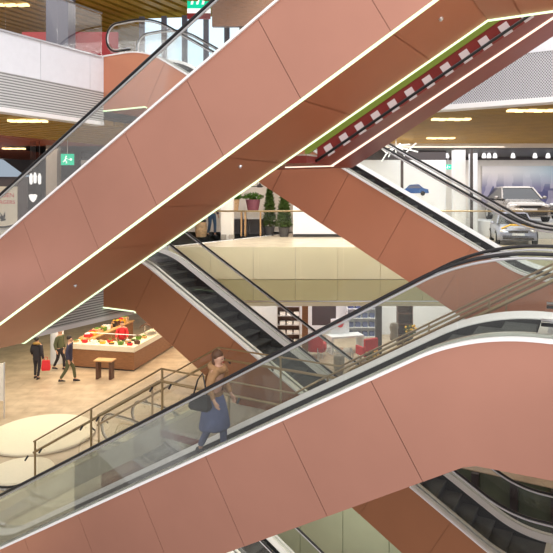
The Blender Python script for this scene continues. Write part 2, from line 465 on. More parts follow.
EG = 'copper clad escalators crossing the atrium'
pA = W(-11.12, 6.78, 5.5)
escA = escalator('escalator', 'upper pink copper escalator crossing the top of the photo with glowing green white edge strips', EG, pA, ROT, 1, led=True, seam0=.35, pitch=1.2)
escB = escalator('escalator', 'nearest pink copper escalator rising to the right with a person riding it', EG, (-6.24, 11.305, 0.0), math.atan2(-.453, .8916), 1, Ll=1.0, seam0=.3, pitch=1.24, gmat='glass_b')
escC1 = escalator('escalator', 'copper escalator in warm orange light descending right from the upper white gallery to the showroom level', EG, W(-1.55, 12.1, 5.53), ROT, -1, led_top=True, clad='copper_warmlit', pitch=1.3)
escC2 = escalator('escalator', 'copper escalator in warm brown light with grey steps descending right from middle gallery to lower mall floor', EG, W(-1.95, 12.1, 0.03), ROT, -1, led_top=True, clad='copper_warmlit_dark', pitch=1.3)
escC3 = escalator('escalator', 'lowest escalator descending from lower mall floor to basement, newels seen behind the lower staircase rails', EG, W(-1.75, 12.1, -5.47), ROT, -1, clad='copper_warmlit_dark', pitch=1.3)

def on_px(px, y):           # distance along the upper escalator whose soffit shows at this column
    return min((abs(276.5+FPX*W(-11.12+a, 6.78+y).x/W(-11.12+a, 6.78+y).y-px), a) for a in [i*.02 for i in range(500)])[1]
for px, y in ((75, .62), (240, .62), (441, .55)):
    a = on_px(px, y); sp_ = MB().lathe([(.03, .01), (.03, -.012), (.014, -.03), (.02, -.035)], 12).build('sprinkler', M['steel'], escA, loc=(a, y, a*T30-H))

# ------------------------------------------------------------------ dark red stair beside the upper escalator
MB_tread = {}
def stair(zl, label, lower='red_steel'):
    v1, v2 = 9.82, 11.45; uk = -4.85; sl = .583; ue = .02
    root = thing('staircase', label, 'staircase', W(uk, v1, zl), ROT, 'dark red staircases beside the escalators')
    w = v2-v1; L = ue-uk; rise = L*sl
    def run(nm, mat, y0, y1, z0, z1, x0=0, x1=L):
        mb = MB()
        mb.loft([[(x, y, x*sl+z) for y, z in ((y0, z0), (y1, z0), (y1, z1), (y0, z1))] for x in (x0, x1)])
        return mb.build(nm, mat, root)
    # soffit plate, stringers
    run('soffit', M['red_steel'], .0, w, 0, .04)
    run('stringer', M['red_steel'], 0, .05, .04, .10)
    run('stringer', M['olivegreen'], 0.0, .05, .30, .75, -.25, L)
    run('stringer', M['red_steel'], w-.05, w, .04, .45)
    run('led_strip', M['led_warm'], w*.36, w*.41, -.018, 0.0)
    # treads with pale closed risers between
    n = int(L/.30)
    tp = rp = None
    for k in range(n):
        x = .10+k*.30; z = x*sl+.40
        if tp is None:
            tp = MB().box(0, .30, .02, w-.05, -.05, 0).build('tread', M['red_steel'], root, loc=(x, 0, z))
            rp = MB().add([(.30, .03, 0), (.30, w-.06, 0), (.19, w-.06, -.20), (.19, .03, -.20), (.28, .03, 0), (.28, w-.06, 0), (.17, w-.06, -.20), (.17, .03, -.20)],
                          [(0, 1, 2, 3), (4, 7, 6, 5), (0, 3, 7, 4), (1, 5, 6, 2), (0, 4, 5, 1), (3, 2, 6, 7)]).build('riser', M['red_dark'], root, loc=(x, 0, z))
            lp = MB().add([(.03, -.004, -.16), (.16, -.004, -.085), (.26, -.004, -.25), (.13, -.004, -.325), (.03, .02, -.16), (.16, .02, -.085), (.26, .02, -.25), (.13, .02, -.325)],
                          [(0, 1, 2, 3), (4, 7, 6, 5), (0, 3, 7, 4), (1, 5, 6, 2), (0, 4, 5, 1), (3, 2, 6, 7)]).build('bright_patch', M['brightpatch'], root, loc=(x, 0, z))
        else:
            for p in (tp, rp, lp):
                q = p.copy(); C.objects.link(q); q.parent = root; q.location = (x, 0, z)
    run('side_panel', M['red_dark'], .008, .03, .08, .31)
    # handrail low along the near edge, on small brackets
    pts = [(x, -.05, x*sl+.05) for x in [i*L/12 for i in range(13)]]
    hr = MB().tube(pts, .026, 8).build('handrail', M['rubber'], root, smooth=True)
    b = None
    for i in range(12):
        x = .2+i*.45
        if b is None: b = MB().tube([(0, -.05, 0), (0, .01, .01)], .012, 6).build('bracket', M['steel'], root, loc=(x, 0, x*sl+.05))
        else:
            q = b.copy(); C.objects.link(q); q.parent = root; q.location = (x, 0, x*sl+.05)
    # half landing and lower flight
    yn = -.42; xl = -3.35; drop = 2.36; xe = xl-drop/sl
    MB().box(xl, .0, yn, w, 0, .13).build('landing', M['red_steel'], root)
    MB().box(xl, .0, yn+.02, w-.02, .13, .16).build('landing_floor', M['landstone'], root)
    MB().box(-1.0, .03, w*.36, w*.41, -.018, -.001).build('led_strip', M['led_warm'], root)
    for y0 in (yn, w-.05):
        MB().loft([[(x, y, .16+(x-xl)*sl+z) for y, z in ((y0, -.34), (y0+.05, -.34), (y0+.05, .12), (y0, .12))] for x in (xe, xl)]).build('stringer', M[lower], root)
    nt_ = int((xl-xe)/.30)
    for k in range(1, nt_+1):
        x = xl-k*.30; q = MB_tread.get(root.name)
        if q is None:
            q = MB_tread[root.name] = MB().box(0, .31, yn+.05, w-.05, -.05, 0).build('tread', M['landstone'], root, loc=(x, 0, .16-k*.30*sl))
        else:
            q = q.copy(); C.objects.link(q); q.parent = root; q.location = (x, 0, .16-k*.30*sl)
    # thin top rail and brass handrail on brackets, posts, glass; both sides
    for sd, (yu, yl) in enumerate(((.03, yn+.03), (w-.03, w-.03))):
        for h_, r_, hl in ((1.54, .020, 1.23), (1.36, .030, .97)):
            pts = [(xe+.1, yl, .16+(xe+.1-xl)*sl+hl), (xl, yl, .16+hl), (-.25, yl, .16+hl), (0, yu, h_)]+[(x, yu, x*sl+h_) for x in [L*i/8 for i in range(1, 9)]]
            MB().tube(pts, r_, 8).build('brass_handrail', M['brass'], root)
        for x in (xe+.15, (xe+xl)/2, xl+.02, xl/2):
            zb = .16+min(0, x-xl)*sl; MB().box(x-.018, x+.018, yl-.018, yl+.018, zb, zb+1.23).build('post', M['brass'], root)
            for dx in (.25, -.25):
                zq = .16+min(0, x+dx-xl)*sl+.97; MB().tube([(x+dx, yl, zq), (x+dx, yl-(.09 if sd == 0 else -.09), zq-.09)], .022, 6).build('rail_bracket', M['rubber'], root)
        for i in range(4):
            x = .2+i*1.4; MB().box(x-.015, x+.015, yu-.015, yu+.015, x*sl+.08, x*sl+1.54).build('post', M['brass'], root)
        edges = [xe+.2, (xe+xl)/2, xl, xl/2, -.1]
        for e0_, e1_ in zip(edges[:-1], edges[1:]):
            zz = lambda x: .16+min(0, x-xl)*sl
            MB().loft([[(x, yl-.005, zz(x)+.05), (x, yl+.005, zz(x)+.05), (x, yl+.005, zz(x)+1.18), (x, yl-.005, zz(x)+1.18)] for x in (e0_+.03, e1_-.03)], cap=False).build('glass_panel', M['glass_rail'], root)
    return root
M['brightpatch'] = pbr('glowing_bright_patch', (.62, .52, .52), .35, emit=(1, .9, .9), estr=.12)  # added glow standing in for bright patches along the stair side, no lamp
M['landstone'] = pbr('speckled_grey_stone', (.52, .47, .40), .45, noise=.25, nscale=25)
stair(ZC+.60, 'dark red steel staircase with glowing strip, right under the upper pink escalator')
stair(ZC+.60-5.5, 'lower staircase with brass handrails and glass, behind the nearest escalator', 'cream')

# ------------------------------------------------------------------ slabs, aprons, ceilings
UL = -12.68                      # left edge of the atrium
def poly_uv(pts): return [tuple(W(u, v)[:2]) for u, v in pts]
# lower mall floor, with its opening; drawn as polygons around it
mb = MB(); mb.prism(poly_uv([(UL, 2), (UL, 46), (UL-34, 46), (UL-34, 2)]), -.3, 0)
mb.prism(poly_uv([(UL, 16.05), (14, 16.05), (14, 46), (UL, 46)]), -.3, 0)
struct(mb.build('floor', M['floor_l']), 'pale stone floor of the lower mall level', 'floor')
mb = MB(); mb.prism(poly_uv([(-.3, 4), (14, 4), (14, 15.9), (-.3, 15.9)]), -.3, 0)
struct(mb.build('floor_right', M['floor_l']), 'stone floor at the foot of the grey-stepped escalator', 'floor')
mb = MB(); mb.box(-45, 40, 3, 46, -5.8, -5.5)
struct(mb.build('floor_basement', M['floor_b']), 'grey stone basement floor', 'floor')
# middle gallery floor
mb = MB(); mb.prism([(-3.45, 19.2), (20, 19.2), (20, 30), (-9.5, 30)], 5.2, 5.5)
struct(mb.build('floor_middle_back', M['floor_u']), 'light stone floor of the middle gallery', 'floor')
mb = MB(); mb.prism(poly_uv([(UL, 2), (UL, 31), (UL-24, 31), (UL-24, 2)]), 5.2, 5.5)
struct(mb.build('floor_middle_left', M['floor_u']), 'gallery floor on the left of the middle level', 'floor')
mb = MB(); mb.prism(poly_uv([(.05, -4), (14, -4), (14, 15.9), (.05, 15.9)]), 5.2, 5.5)
struct(mb.build('floor_middle_right', M['floor_u']), 'gallery floor on the right of the middle level', 'floor')
# upper gallery floors
mb = MB(); mb.prism(poly_uv([(UL, 2), (UL, 34), (UL-24, 34), (UL-24, 2)]), 10.75, 11.0)
struct(mb.build('floor_upper_left', M['floor_u']), 'upper gallery floor on the left', 'floor')
mb = MB(); mb.prism(poly_uv([(-9, 13.75), (14, 13.75), (14, 36), (-9, 36)]), 10.75, 11.0)
struct(mb.build('floor_upper_right', M['floor_u']), 'upper gallery floor on the right', 'floor')

# aprons: local x along the edge, y outward
def apron(name, label, p, rot, length, z0, z1, split, perf, side=-1):
    """solid white upper band, perforated lower band, bright bottom trim"""
    root = thing(name, label, 'gallery edge', (p[0], p[1], 0), rot); root['kind'] = 'structure'
    zs = z1-(z1-z0)*split
    mb = MB(); x = 0
    while x < length-.01:
        e = min(x+1.6, length); mb.box(x+.006, e-.006, side*.06, 0, zs, z1); x = e
    mb.build('upper_panel', M['white'], root)
    MB().box(0, length, side*.05, 0, z0+.09, zs).build('perforated_panel', M[perf], root)
    MB().box(0, length, side*.07, .3, z0-.02, z0+.09).build('bottom_trim', M['white_trim'], root)
    return root
rotv = ROT+PI/2
pl = W(UL, 2)
apron('trim_1', 'white and perforated edge band of the upper gallery on the left', pl, rotv, 10.1, 9.12, 11.02, .52, 'louvre')
apron('trim_2', 'louvred grey edge band of the middle gallery on the left', pl, rotv, 26, 3.65, 5.52, .25, 'louvre')
pr = W(-9, 13.75)
apron('trim_3', 'white and perforated edge band of the upper gallery on the right', pr, ROT, 23, 9.1, 11.02, .45, 'perf')
# beige panelled apron under the middle gallery back edge
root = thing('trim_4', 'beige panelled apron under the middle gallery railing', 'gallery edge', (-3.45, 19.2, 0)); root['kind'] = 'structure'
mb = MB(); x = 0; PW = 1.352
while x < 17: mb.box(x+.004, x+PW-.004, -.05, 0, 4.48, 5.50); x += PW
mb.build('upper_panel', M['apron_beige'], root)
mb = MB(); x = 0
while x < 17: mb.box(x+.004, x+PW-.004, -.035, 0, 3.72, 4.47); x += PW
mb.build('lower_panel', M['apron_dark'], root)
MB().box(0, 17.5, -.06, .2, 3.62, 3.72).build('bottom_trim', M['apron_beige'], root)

# ceilings
def slat_ceiling(name, label, poly_box, z, mat, rot=0, loc=(0, 0), pitch=.2, wdt=.12, hgt=.1, along='x'):
    x0, x1, y0, y1 = poly_box
    root = thing(name, label, 'ceiling', (loc[0], loc[1], 0), rot); root['kind'] = 'structure'
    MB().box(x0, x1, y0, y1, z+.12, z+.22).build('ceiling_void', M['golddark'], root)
    mb = MB()
    if along == 'x':
        y = y0
        while y < y1: mb.box(x0, x1, y, y+wdt, z, z+hgt); y += pitch
    else:
        x = x0
        while x < x1: mb.box(x, x+wdt, y0, y1, z, z+hgt); x += pitch
    mb.build('ceiling_slats', mat, root)
    return root
pw = W(UL, 0)
slat_ceiling('ceiling_1', 'gold slatted ceiling under the upper gallery on the left', (-5.2, -.05, 3, 30), 9.15, M['gold'], ROT, (pw.x, pw.y), pitch=.42, wdt=.33, hgt=.14)
slat_ceiling('ceiling_2', 'dark red slatted ceiling further back on the left', (-16, -5.2, 3, 30), 9.15, M['redceil'], ROT, (pw.x, pw.y), pitch=.34, wdt=.25, hgt=.14)
c3 = thing('ceiling_3', 'gold slatted ceiling of the showroom level on the right', 'ceiling', (0, 0, 0), ROT); c3['kind'] = 'structure'
mb = MB(); mb2 = MB(); v = 13.82
while v < 27:
    um = max(-9, (UX*v-22.4)/.5022)
    if um < 13.6:
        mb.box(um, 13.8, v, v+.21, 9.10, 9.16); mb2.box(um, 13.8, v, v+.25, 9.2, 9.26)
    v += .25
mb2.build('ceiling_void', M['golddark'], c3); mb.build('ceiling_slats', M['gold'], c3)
slat_ceiling('ceiling_4', 'gold slatted ceiling over the upper gallery on the left', (-16, 2.2, 6, 34), 14.2, M['gold'], ROT, (pw.x, pw.y), pitch=.5, wdt=.3, hgt=.2, along='y')
mb = MB(); mb.prism([(-9.5, 19.3), (20, 19.3), (20, 36), (-9.5, 36)], 3.6, 3.7)
struct(mb.build('ceiling_5', M['warmwhite']), 'pale ceiling of the lower shops at the back', 'ceiling')
mb = MB(); mb.prism(poly_uv([(UL-.1, 3), (UL-.1, 30), (UL-22, 30), (UL-22, 3)]), 3.66, 3.76)
struct(mb.build('ceiling_6', M['glowsoffit']), 'soffit over the lower mall on the left with green LED glow in its colour', 'ceiling')

# ------------------------------------------------------------------ railings
def glass_rail(name, label, p0, p1, z, drop=.25, h=1.15, npan=8, rail='brass', post_every=0):
    p0, p1 = Vector(p0), Vector(p1); d = p1-p0; L = d.length; rot = math.atan2(d.y, d.x)
    root = thing(name, label, 'railing', (p0.x, p0.y, z), rot)
    MB().tube([(0, 0, h), (L, 0, h)], .028, 8).build('handrail', M[rail], root, smooth=True)
    for k in range(npan):
        MB().box(L*k/npan+.008, L*(k+1)/npan-.008, -.008, .008, -drop, h-.05).build('glass_panel', M['glass_rail'], root)
    MB().box(0, L, -.02, .02, -drop-.04, -drop).build('base_channel', M['steel'], root)
    return root
glass_rail('glass_railing', 'glass railing with brass handrail along the middle gallery in front of shops', (-3.3, 19.1), (13.0, 19.1), 5.5, drop=1.7, npan=12)
pa, pb = W(UL+.09, 6.0), W(UL+.09, 12.0)
glass_rail('glass_railing', 'frameless glass railing on top of the white upper gallery edge on the left', pa[:2], pb[:2], 11.02, drop=0, h=1.2, npan=4, rail='steel')
pa, pb = W(-3, 13.6), W(13, 13.6)

# wall below the opening
root = thing('wall_basement', 'pale green glass wall panels below the lower floor edge', 'wall', W(UL, 16.02, 0), ROT); root['kind'] = 'structure'
mb = MB(); x = 0
while x < 8.3: mb.box(x+.01, x+1.39, 0, .08, -5.5, -.02); x += 1.4
mb.build('pale_panel', M['greenpale'], root)
mb = MB(); x = 8.4
while x < 22: mb.box(x+.01, x+.93, .02, .08, -5.5, -.02); x += .94
mb.build('dark_panel', M['greendark'], root)
mb = MB(); x = 8.4
while x < 22: mb.box(x-.09, x+.09, -.12, .02, -5.5, -.02); x += .94
mb.build('mullion', M['charcoal'], root)
mb = MB(); mb.prism(poly_uv([(UL, 2), (UL+.1, 2), (UL+.1, 11.95), (UL, 11.95)]), -1.9, -.005); mb.prism(poly_uv([(UL, 13.9), (UL+.1, 13.9), (UL+.1, 16), (UL, 16)]), -1.9, -.005)
struct(mb.build('trim_5', M['apron_beige']), 'beige edge of the lower floor opening', 'floor edge')
# round cream platforms
MB().lathe([(1.5, 0), (1.55, .02), (1.55, .07), (1.5, .09)], 40).build('round_platform', M['cream'], loc=at(50, 436, 17.85)*Vector((1, 1, 0)) if False else (-7.0, 17.9, 0))
tag(bpy.data.objects['round_platform'], 'larger round cream stone platform further back on the lower floor', 'platform', 'round cream platforms')
o = MB().lathe([(.75, 0), (.8, .02), (.8, .09), (.75, .11)], 40).build('round_platform', M['cream'], loc=(-6.55, 15.4, 0))
tag(o, 'smaller round cream stone platform nearer the foot of the lower staircase', 'platform', 'round cream platforms')

# ------------------------------------------------------------------ people
def skin_body(name, mat, verts, edges, radii, parent, sub=2, rootv=0):
    me = bpy.data.meshes.new(name); me.from_pydata(verts, edges, []); me.materials.append(mat)
    bm = bmesh.new(); bm.from_mesh(me); lay = bm.verts.layers.skin.verify(); bm.verts.ensure_lookup_table()
    for i, r in enumerate(radii):
        bm.verts[i][lay].radius = r if isinstance(r, tuple) else (r, r)
        bm.verts[i][lay].use_root = (i == rootv)
    bm.to_mesh(me); bm.free()
    o = bpy.data.objects.new(name, me); C.objects.link(o); o.parent = parent
    m = o.modifiers.new('skin', 'SKIN'); m.use_smooth_shade = True
    s = o.modifiers.new('sub', 'SUBSURF'); s.levels = 1; s.render_levels = sub
    return o

def person(label, loc, rotz, h, top_mat, leg_mat, hair_mat, pose, group=None, coat_len=.62, hood=None, skirt=None):
    """figure faces local -y; pose keys: step (leg swing), armL, armR (hand positions)"""
    s = h/1.72
    root = thing('person', label, 'person', loc, rotz, group)
    st = pose.get('step', .0)
    V = lambda x, y, z: (x*s, y*s, z*s)
    ln = pose.get('lean', 0)
    verts, edges, rad = [], [], []
    def add(p, r, par=None):
        verts.append(V(*p)); rad.append((r[0]*s, r[1]*s) if isinstance(r, tuple) else r*s)
        if par is not None: edges.append((par, len(verts)-1))
        return len(verts)-1
    pel = add((0, 0, .95), (.145, .10)); sp = add((0, -ln*.3, 1.12), (.125, .095), pel); ch = add((0, -ln*.7, 1.32), (.15, .10), sp)
    ub = add((0, -ln, 1.43), (.10, .08), ch)
    nk = add((0, -ln, 1.50), .052, ub); hd = add((0, -ln-.01, 1.575), (.072, .085), nk); cr = add((0, -ln-.005, 1.655), (.068, .08), hd)
    ns = add((0, -ln-.105, 1.58), .012, hd)
    for sx in (-1, 1): add((sx*.078, -ln+.01, 1.59), .014, hd)
    J = {}
    for sx, nm in ((-1, 'R'), (1, 'L')):
        hand = pose.get('arm'+nm, (sx*.27, -.03, .86))
        shv = (sx*.18, -ln, 1.40); sh = add(shv, .052, ub)
        el = tuple((shv[i]+hand[i])/2 + (0.03*sx, .07, -.03)[i] for i in range(3)); e = add(el, .040, sh)
        wv = hand; w = add(wv, .027, e)
        d = Vector(wv)-Vector(el); d.normalize()
        pm = add(tuple(Vector(wv)+d*.06), (.034, .018), w)
        side = Vector((0, -1, 0)) if abs(d.y) < .8 else Vector((-sx, 0, 0))
        for q, (o_, l_) in enumerate(((-.027, .06), (-.009, .072), (.009, .068), (.027, .052))):
            b0 = Vector(wv)+d*.085+side*o_
            f1 = add(tuple(b0), .009, pm); f2 = add(tuple(b0+d*l_*.55+Vector((-sx*.008, 0, 0))), .0085, f1); add(tuple(b0+d*l_+Vector((-sx*.028, 0, 0))), .007, f2)
        t1 = add(tuple(Vector(wv)+d*.035+side*.04), .010, pm); add(tuple(Vector(wv)+d*.07+side*.062), .008, t1)
        J[nm] = (shv, el, wv)
    LG = {}
    for sx, nm in ((-1, 'R'), (1, 'L')):
        f = st*sx
        hip = (sx*.09, 0, .90); kn = (sx*.10, -.04-f*.5, .50+.01*abs(f)); an = (sx*.10, .02-f+(.05 if f < 0 else 0), .09+(.05 if f < -.1 else 0))
        to = (sx*.11, an[1]-.15, .035+(0 if f >= -.1 else .0))
        a = add(hip, .085, pel); b = add(kn, .055, a); c = add(an, .038, b); add((an[0], an[1]-.08, .05), .032, c)
        LG[nm] = (hip, kn, an, to)
    skin_body('body', M['skin'], verts, edges, rad, root)
    # trousers
    verts, edges, rad = [], [], []
    w0 = add((0, 0, .98), (.155, .11)); w1 = add((0, 0, .90), (.16, .115), w0)
    for nm in 'RL':
        hip, kn, an, to = LG[nm]
        a = add((hip[0], hip[1], .80), .095, w1); b = add(kn, .068, a); c = add((an[0], an[1], an[2]+.02), .055, b)
    skin_body('trousers', M[leg_mat], verts, edges, rad, root)
    # shoes
    for nm in 'RL':
        hip, kn, an, to = LG[nm]; zz = an[2]-.09
        rings = []
        for t, wd, ht in ((.07, .030, .075), (.03, .042, .10), (-.05, .046, .085), (-.12, .048, .055), (-.18, .030, .035)):
            rings.append([V(an[0]+wd*math.cos(q), an[1]+t, zz+max(0, ht*.5+ht*.5*math.sin(q))) for q in [2*PI*i/8 for i in range(8)]])
        MB().loft(rings).build('shoe', M['darkcloth'], root, smooth=True)
    # coat: torso with sleeves
    verts, edges, rad = [], [], []
    zb = 1.45-coat_len
    c0 = add((0, -ln*.6, 1.25), (.178, .125)); c1 = add((0, -ln, 1.41), (.15, .105), c0); add((0, -ln, 1.475), (.085, .075), c1)
    c2 = add((0, -ln*.2, 1.05), (.175, .125), c0); add((0, 0, zb), (.19, .14), c2)
    for nm in 'RL':
        shv, el, wv = J[nm]
        a = add((shv[0]*.95, shv[1], shv[2]-.005), .082, c1); b = add(el, .066, a); d = Vector(wv)-Vector(el); add(tuple(Vector(wv)-d*.06), .052, b)
    skin_body('coat', M[top_mat], verts, edges, rad, root)
    if skirt:
        rings = []
        for z, rx, ry in ((1.0, .17, .125), (.9, .21, .16), (.7, .25, .21), (.50, .27, .25), (.47, .265, .245)):
            rings.append([V(rx*math.cos(q)*(1+.03*math.sin(5*q)), ry*math.sin(q)*(1+.03*math.sin(5*q)), z) for q in [2*PI*i/20 for i in range(20)]])
        MB().loft(rings).build('skirt', M[skirt], root, smooth=True)
    # hair (cap of hair over the skull)
    mb = MB(); hv = []
    mb.ball(V(0, -ln+.022, 1.645), .092*s, .098*s, .095*s, 14, 8)
    if pose.get('long'): mb.loft([[V(.085*k*math.cos(q), -ln+.055+.045*math.sin(q), z) for q in [2*PI*i/10 for i in range(10)]] for z, k in ((1.66, 1), (1.55, 1.05), (1.44, .9), (1.38, .6))])
    mb.build('hair', M[hair_mat], root, smooth=True)
    # eyes
    for sx in (-1, 1):
        MB().ball(V(sx*.03, -ln-.093, 1.60), .010*s, n=8, m=5).build('eye', M['black'], root, smooth=True)
    MB().box(*[q*s for q in (-.022, .022)], (-ln-.100)*s, (-ln-.085)*s, 1.535*s, 1.542*s).build('mouth', M['redwall'], root)
    if hood:
        MB().tube([V(.115*math.cos(q), -ln+.02+.105*math.sin(q), 1.45+.035*math.sin(q)) for q in [2*PI*i/14 for i in range(14)]], .055*s, 8, closed=True).build('scarf', M[hood], root, smooth=True)
    return root

# rider on the near escalator (facing up the slope)
aB = math.atan2(-.453, .8916)
dB = Vector((math.cos(aB), math.sin(aB), 0)); nB = Vector((-math.sin(aB), math.cos(aB), 0))
_ak, topB, _ = make_paths(5.5)
aa = -.4+.346*17
pos = Vector((-6.24, 11.305, 0)) + dB*(aa) + nB*.80
pos.z = topB(aa)-.19+.012
rider = person('person riding the near escalator in a tan jacket and slate blue skirt', pos, aB+PI/2, 1.68, 'tan', 'bluecloth', 'hairbrown',
       {'step': .14, 'lean': .08, 'long': 1, 'armR': (-.34, -.22, 1.02), 'armL': (.28, -.15, .95)}, coat_len=.52, hood='tan', skirt='bluecloth')
bp = pos + dB*.02 - nB*.42 + Vector((0, 0, .86))
bgt = thing('shoulder_bag', 'black shoulder bag carried by the person riding the near escalator', 'bag', bp, aB)
MB().loft([[(sx*w_, sy*d_, z) for sx, sy in ((-1, -1), (1, -1), (1, 1), (-1, 1))] for z, w_, d_ in ((0, .15, .05), (.05, .18, .07), (.24, .15, .04))]).build('bag_body', M['black'], bgt, bevel=.01)
MB().tube([(-.12, 0, .23), (-.06, .02, .45), (0, .06, .55), (.06, .02, .45), (.12, 0, .23)], .012, 6).build('bag_strap', M['black'], bgt, smooth=True)
# people on the lower floor
def ground(px, py, z=0.0):
    Y = FPX*(ZC-z)/(py-HOR); return Vector(((px-276.5)/FPX*Y, Y, z))
g = ground(37, 378.5); w1 = person('person seen from behind in a black coat with mustard scarf, holding a red bag', g, PI*.97, 1.62, 'darkcloth', 'darkcloth', 'hairdark', {'step': .06, 'armR': (-.26, -.02, .80), 'armL': (.25, -.12, .95)}, coat_len=.68, hood='mustard')
g2 = g+Vector((.37, -.05, .33))
rb = thing('shopping_bag', 'red shopping bag carried by the person in the mustard scarf', 'bag', g2, .2)
MB().loft([[(x, y, z) for x, y in ((-w, -d), (w, -d), (w, d), (-w, d))] for z, w, d in ((0, .15, .06), (.1, .17, .07), (.40, .14, .03))]).build('bag_body', M['red'], rb, bevel=.01)
MB().tube([(-.07, 0, .39), (-.05, 0, .50), (0, 0, .53), (.05, 0, .50), (.07, 0, .39)], .01, 6).build('bag_handle', M['red'], rb, smooth=True)
g = ground(69, 382); person('person striding in a long navy coat beside the food counter', g, PI*.55, 1.78, 'navycloth', 'olive', 'hairdark', {'step': .22, 'lean': .03}, coat_len=.72)
g = ground(60, 370); person('person in an olive jacket half hidden behind the striding person', g, PI*.4, 1.70, 'olive', 'darkcloth', 'hairdark', {'step': .15}, coat_len=.58)
g = ground(212, 236, 5.5); person('person in blue jeans standing outside the flower shop beside the column', g, PI*.2, 1.72, 'navycloth', 'jeans', 'hairdark', {'step': .08}, coat_len=.5)

# ------------------------------------------------------------------ food counter on the lower floor
kr = math.atan2(.25, -.968)      # along the left face (going left)
c0 = ground(134, 371.5)
kx = Vector((-.975, .22, 0)).normalized(); ky = Vector((.22, .975, 0)).normalized()
kro = math.atan2(.22, -.975)
kiosk = thing('food_counter', 'brown wooden food counter island with white worktop and displayed goods', 'counter', c0, math.atan2(-.22, .975))
# local: x to the right (toward nearer-right), corner at origin, body spans x -3.4..0, y 0..4.6
MB().box(-2.9, 0, 0, .7, .06, .78).build('front_cabinet', M['wood'], kiosk)
MB().box(-.7, 0, .7, 5.0, .06, .78).build('side_cabinet', M['wood'], kiosk)
MB().box(-2.85, -.05, .05, .65, 0, .06).build('plinth', M['black'], kiosk)
MB().box(-2.95, .04, -.04, .75, .78, 1.0).build('worktop', M['cream'], kiosk, bevel=.01)
MB().box(-.75, .04, .75, 5.05, .78, 1.0).build('worktop', M['cream'], kiosk, bevel=.01)
MB().box(-2.9, -2.3, .75, 4.6, .0, 1.0).build('rear_cabinet', M['wood'], kiosk)
MB().box(-2.95, -2.25, .75, 4.65, 1.0, 1.06).build('rear_worktop', M['oak'], kiosk)
kmat = Matrix.Translation(c0) @ Matrix.Rotation(kiosk.rotation_euler[2], 4, 'Z')
KG = 'goods displayed on the food counter'
cols = ['papers', 'red', 'black', 'white', 'oak', 'yellow', 'darkwood', 'tan', 'leaf2']
names = {'papers': 'cardboard brown', 'red': 'red', 'black': 'black', 'white': 'white', 'oak': 'pale wood', 'yellow': 'yellow', 'darkwood': 'dark brown', 'tan': 'tan', 'leaf2': 'green'}
random.seed(3)
slots = [(-2.75+i*.205, .22+.25*(i % 2)) for i in range(14)] + [(-.38+.12*((i % 3)-1), .95+i*.27) for i in range(15)]
for i, (x, y) in enumerate(slots):
    if i > 13 and 1.6 < y < 3.1: continue
    k = cols[(i*5+i//3) % len(cols)]
    p = kmat @ Vector((x, y, 1.003)); hh = random.uniform(.08, .24)
    root = thing('food_tray', '%s tray of goods on the worktop of the food counter' % names[k] if i > 13 else '%s tray of goods along the front of the food counter' % names[k], 'tray', p, kiosk.rotation_euler[2]+random.uniform(-.2, .2), KG)
    MB().loft([[(sx*w, sy*w*.7, z) for sx, sy in ((-1, -1), (1, -1), (1, 1), (-1, 1))] for z, w in ((0, .09), (hh*.6, .115))]).build('tray', M[k], root)
    mb = MB()
    for q in range(5): mb.ball((random.uniform(-.06, .06), random.uniform(-.04, .04), hh*.6), .045, n=7, m=4)
    mb.build('food', M[random.choice(cols)], root, smooth=True)
for i in range(12):
    k = cols[(i*4+1) % len(cols)]; p = kmat @ Vector((-2.6+.02*(i % 3), .95+i*.30, 1.063))
    r = thing('food_box', 'open %s box of goods on the wooden rear worktop of the food counter' % names[k], 'box', p, kiosk.rotation_euler[2], 'boxes on the rear worktop')
    MB().box(-.15, .15, -.12, .12, 0, .12+.05*(i % 3)).build('box', M[k], r, bevel=.01)
    mb = MB()
    for q in range(5): mb.ball((random.uniform(-.1, .1), random.uniform(-.08, .08), .13+.05*(i % 3)), .05, n=7, m=4)
    mb.build('food', M[cols[(i*7+3) % len(cols)]], r, smooth=True)
for i in range(6):
    p = kmat @ Vector((-2.3+i*.38, .62, 1.003)); r = thing('sneeze_guard', 'clear glass guard standing on the front worktop of the food counter', 'glass guard', p, kiosk.rotation_euler[2], 'glass guards of the food counter')
    MB().box(-.17, .17, -.004, .004, .0, .32).build('pane', M['glass'], r); MB().box(-.18, .18, -.03, .03, .32, .335).build('shelf', M['white'], r)
p = kmat @ Vector((-1.35, 1.6, 0)); person('vendor in a red top standing inside the food counter island', p, .2, 1.66, 'red', 'darkcloth', 'hairbrown', {'armR': (-.24, -.25, 1.02), 'armL': (.24, -.25, 1.02)}, coat_len=.6)
# awning-like cake stand domes behind
p = kmat @ Vector((-.36, 2.35, 1.001)); hd = thing('serving_hood', 'dark brown curved serving hood on the food counter', 'hood', p, kiosk.rotation_euler[2])
MB().loft([[(-.3+x, y, z+dz) for x, z in ((0, .35), (.12, .48), (.3, .54), (.48, .48), (.6, .35))] + [(-.3+x, y, z+dz) for x, z in ((.6, .32), (.48, .44), (.3, .5), (.12, .44), (0, .32))] for y, dz in ((-.5, 0), (.5, 0))]).build('canopy', M['darkwood'], hd)
for sx in (-.27, .27):
    MB().tube([(sx, 0, 0), (sx, 0, .36)], .02, 6).build('post', M['steel'], hd)
# little side table
g = ground(105, 378.5)
stt = thing('side_table', 'small dark side table with pale top in front of the food counter', 'table', g, -.15)
MB().box(-.38, .38, -.22, .22, .70, .75).build('tabletop', M['oak'], stt, bevel=.008)
for sx in (-.27, .27): MB().box(sx-.05, sx+.05, -.15, .15, 0, .70).build('leg', M['darkwood'], stt)
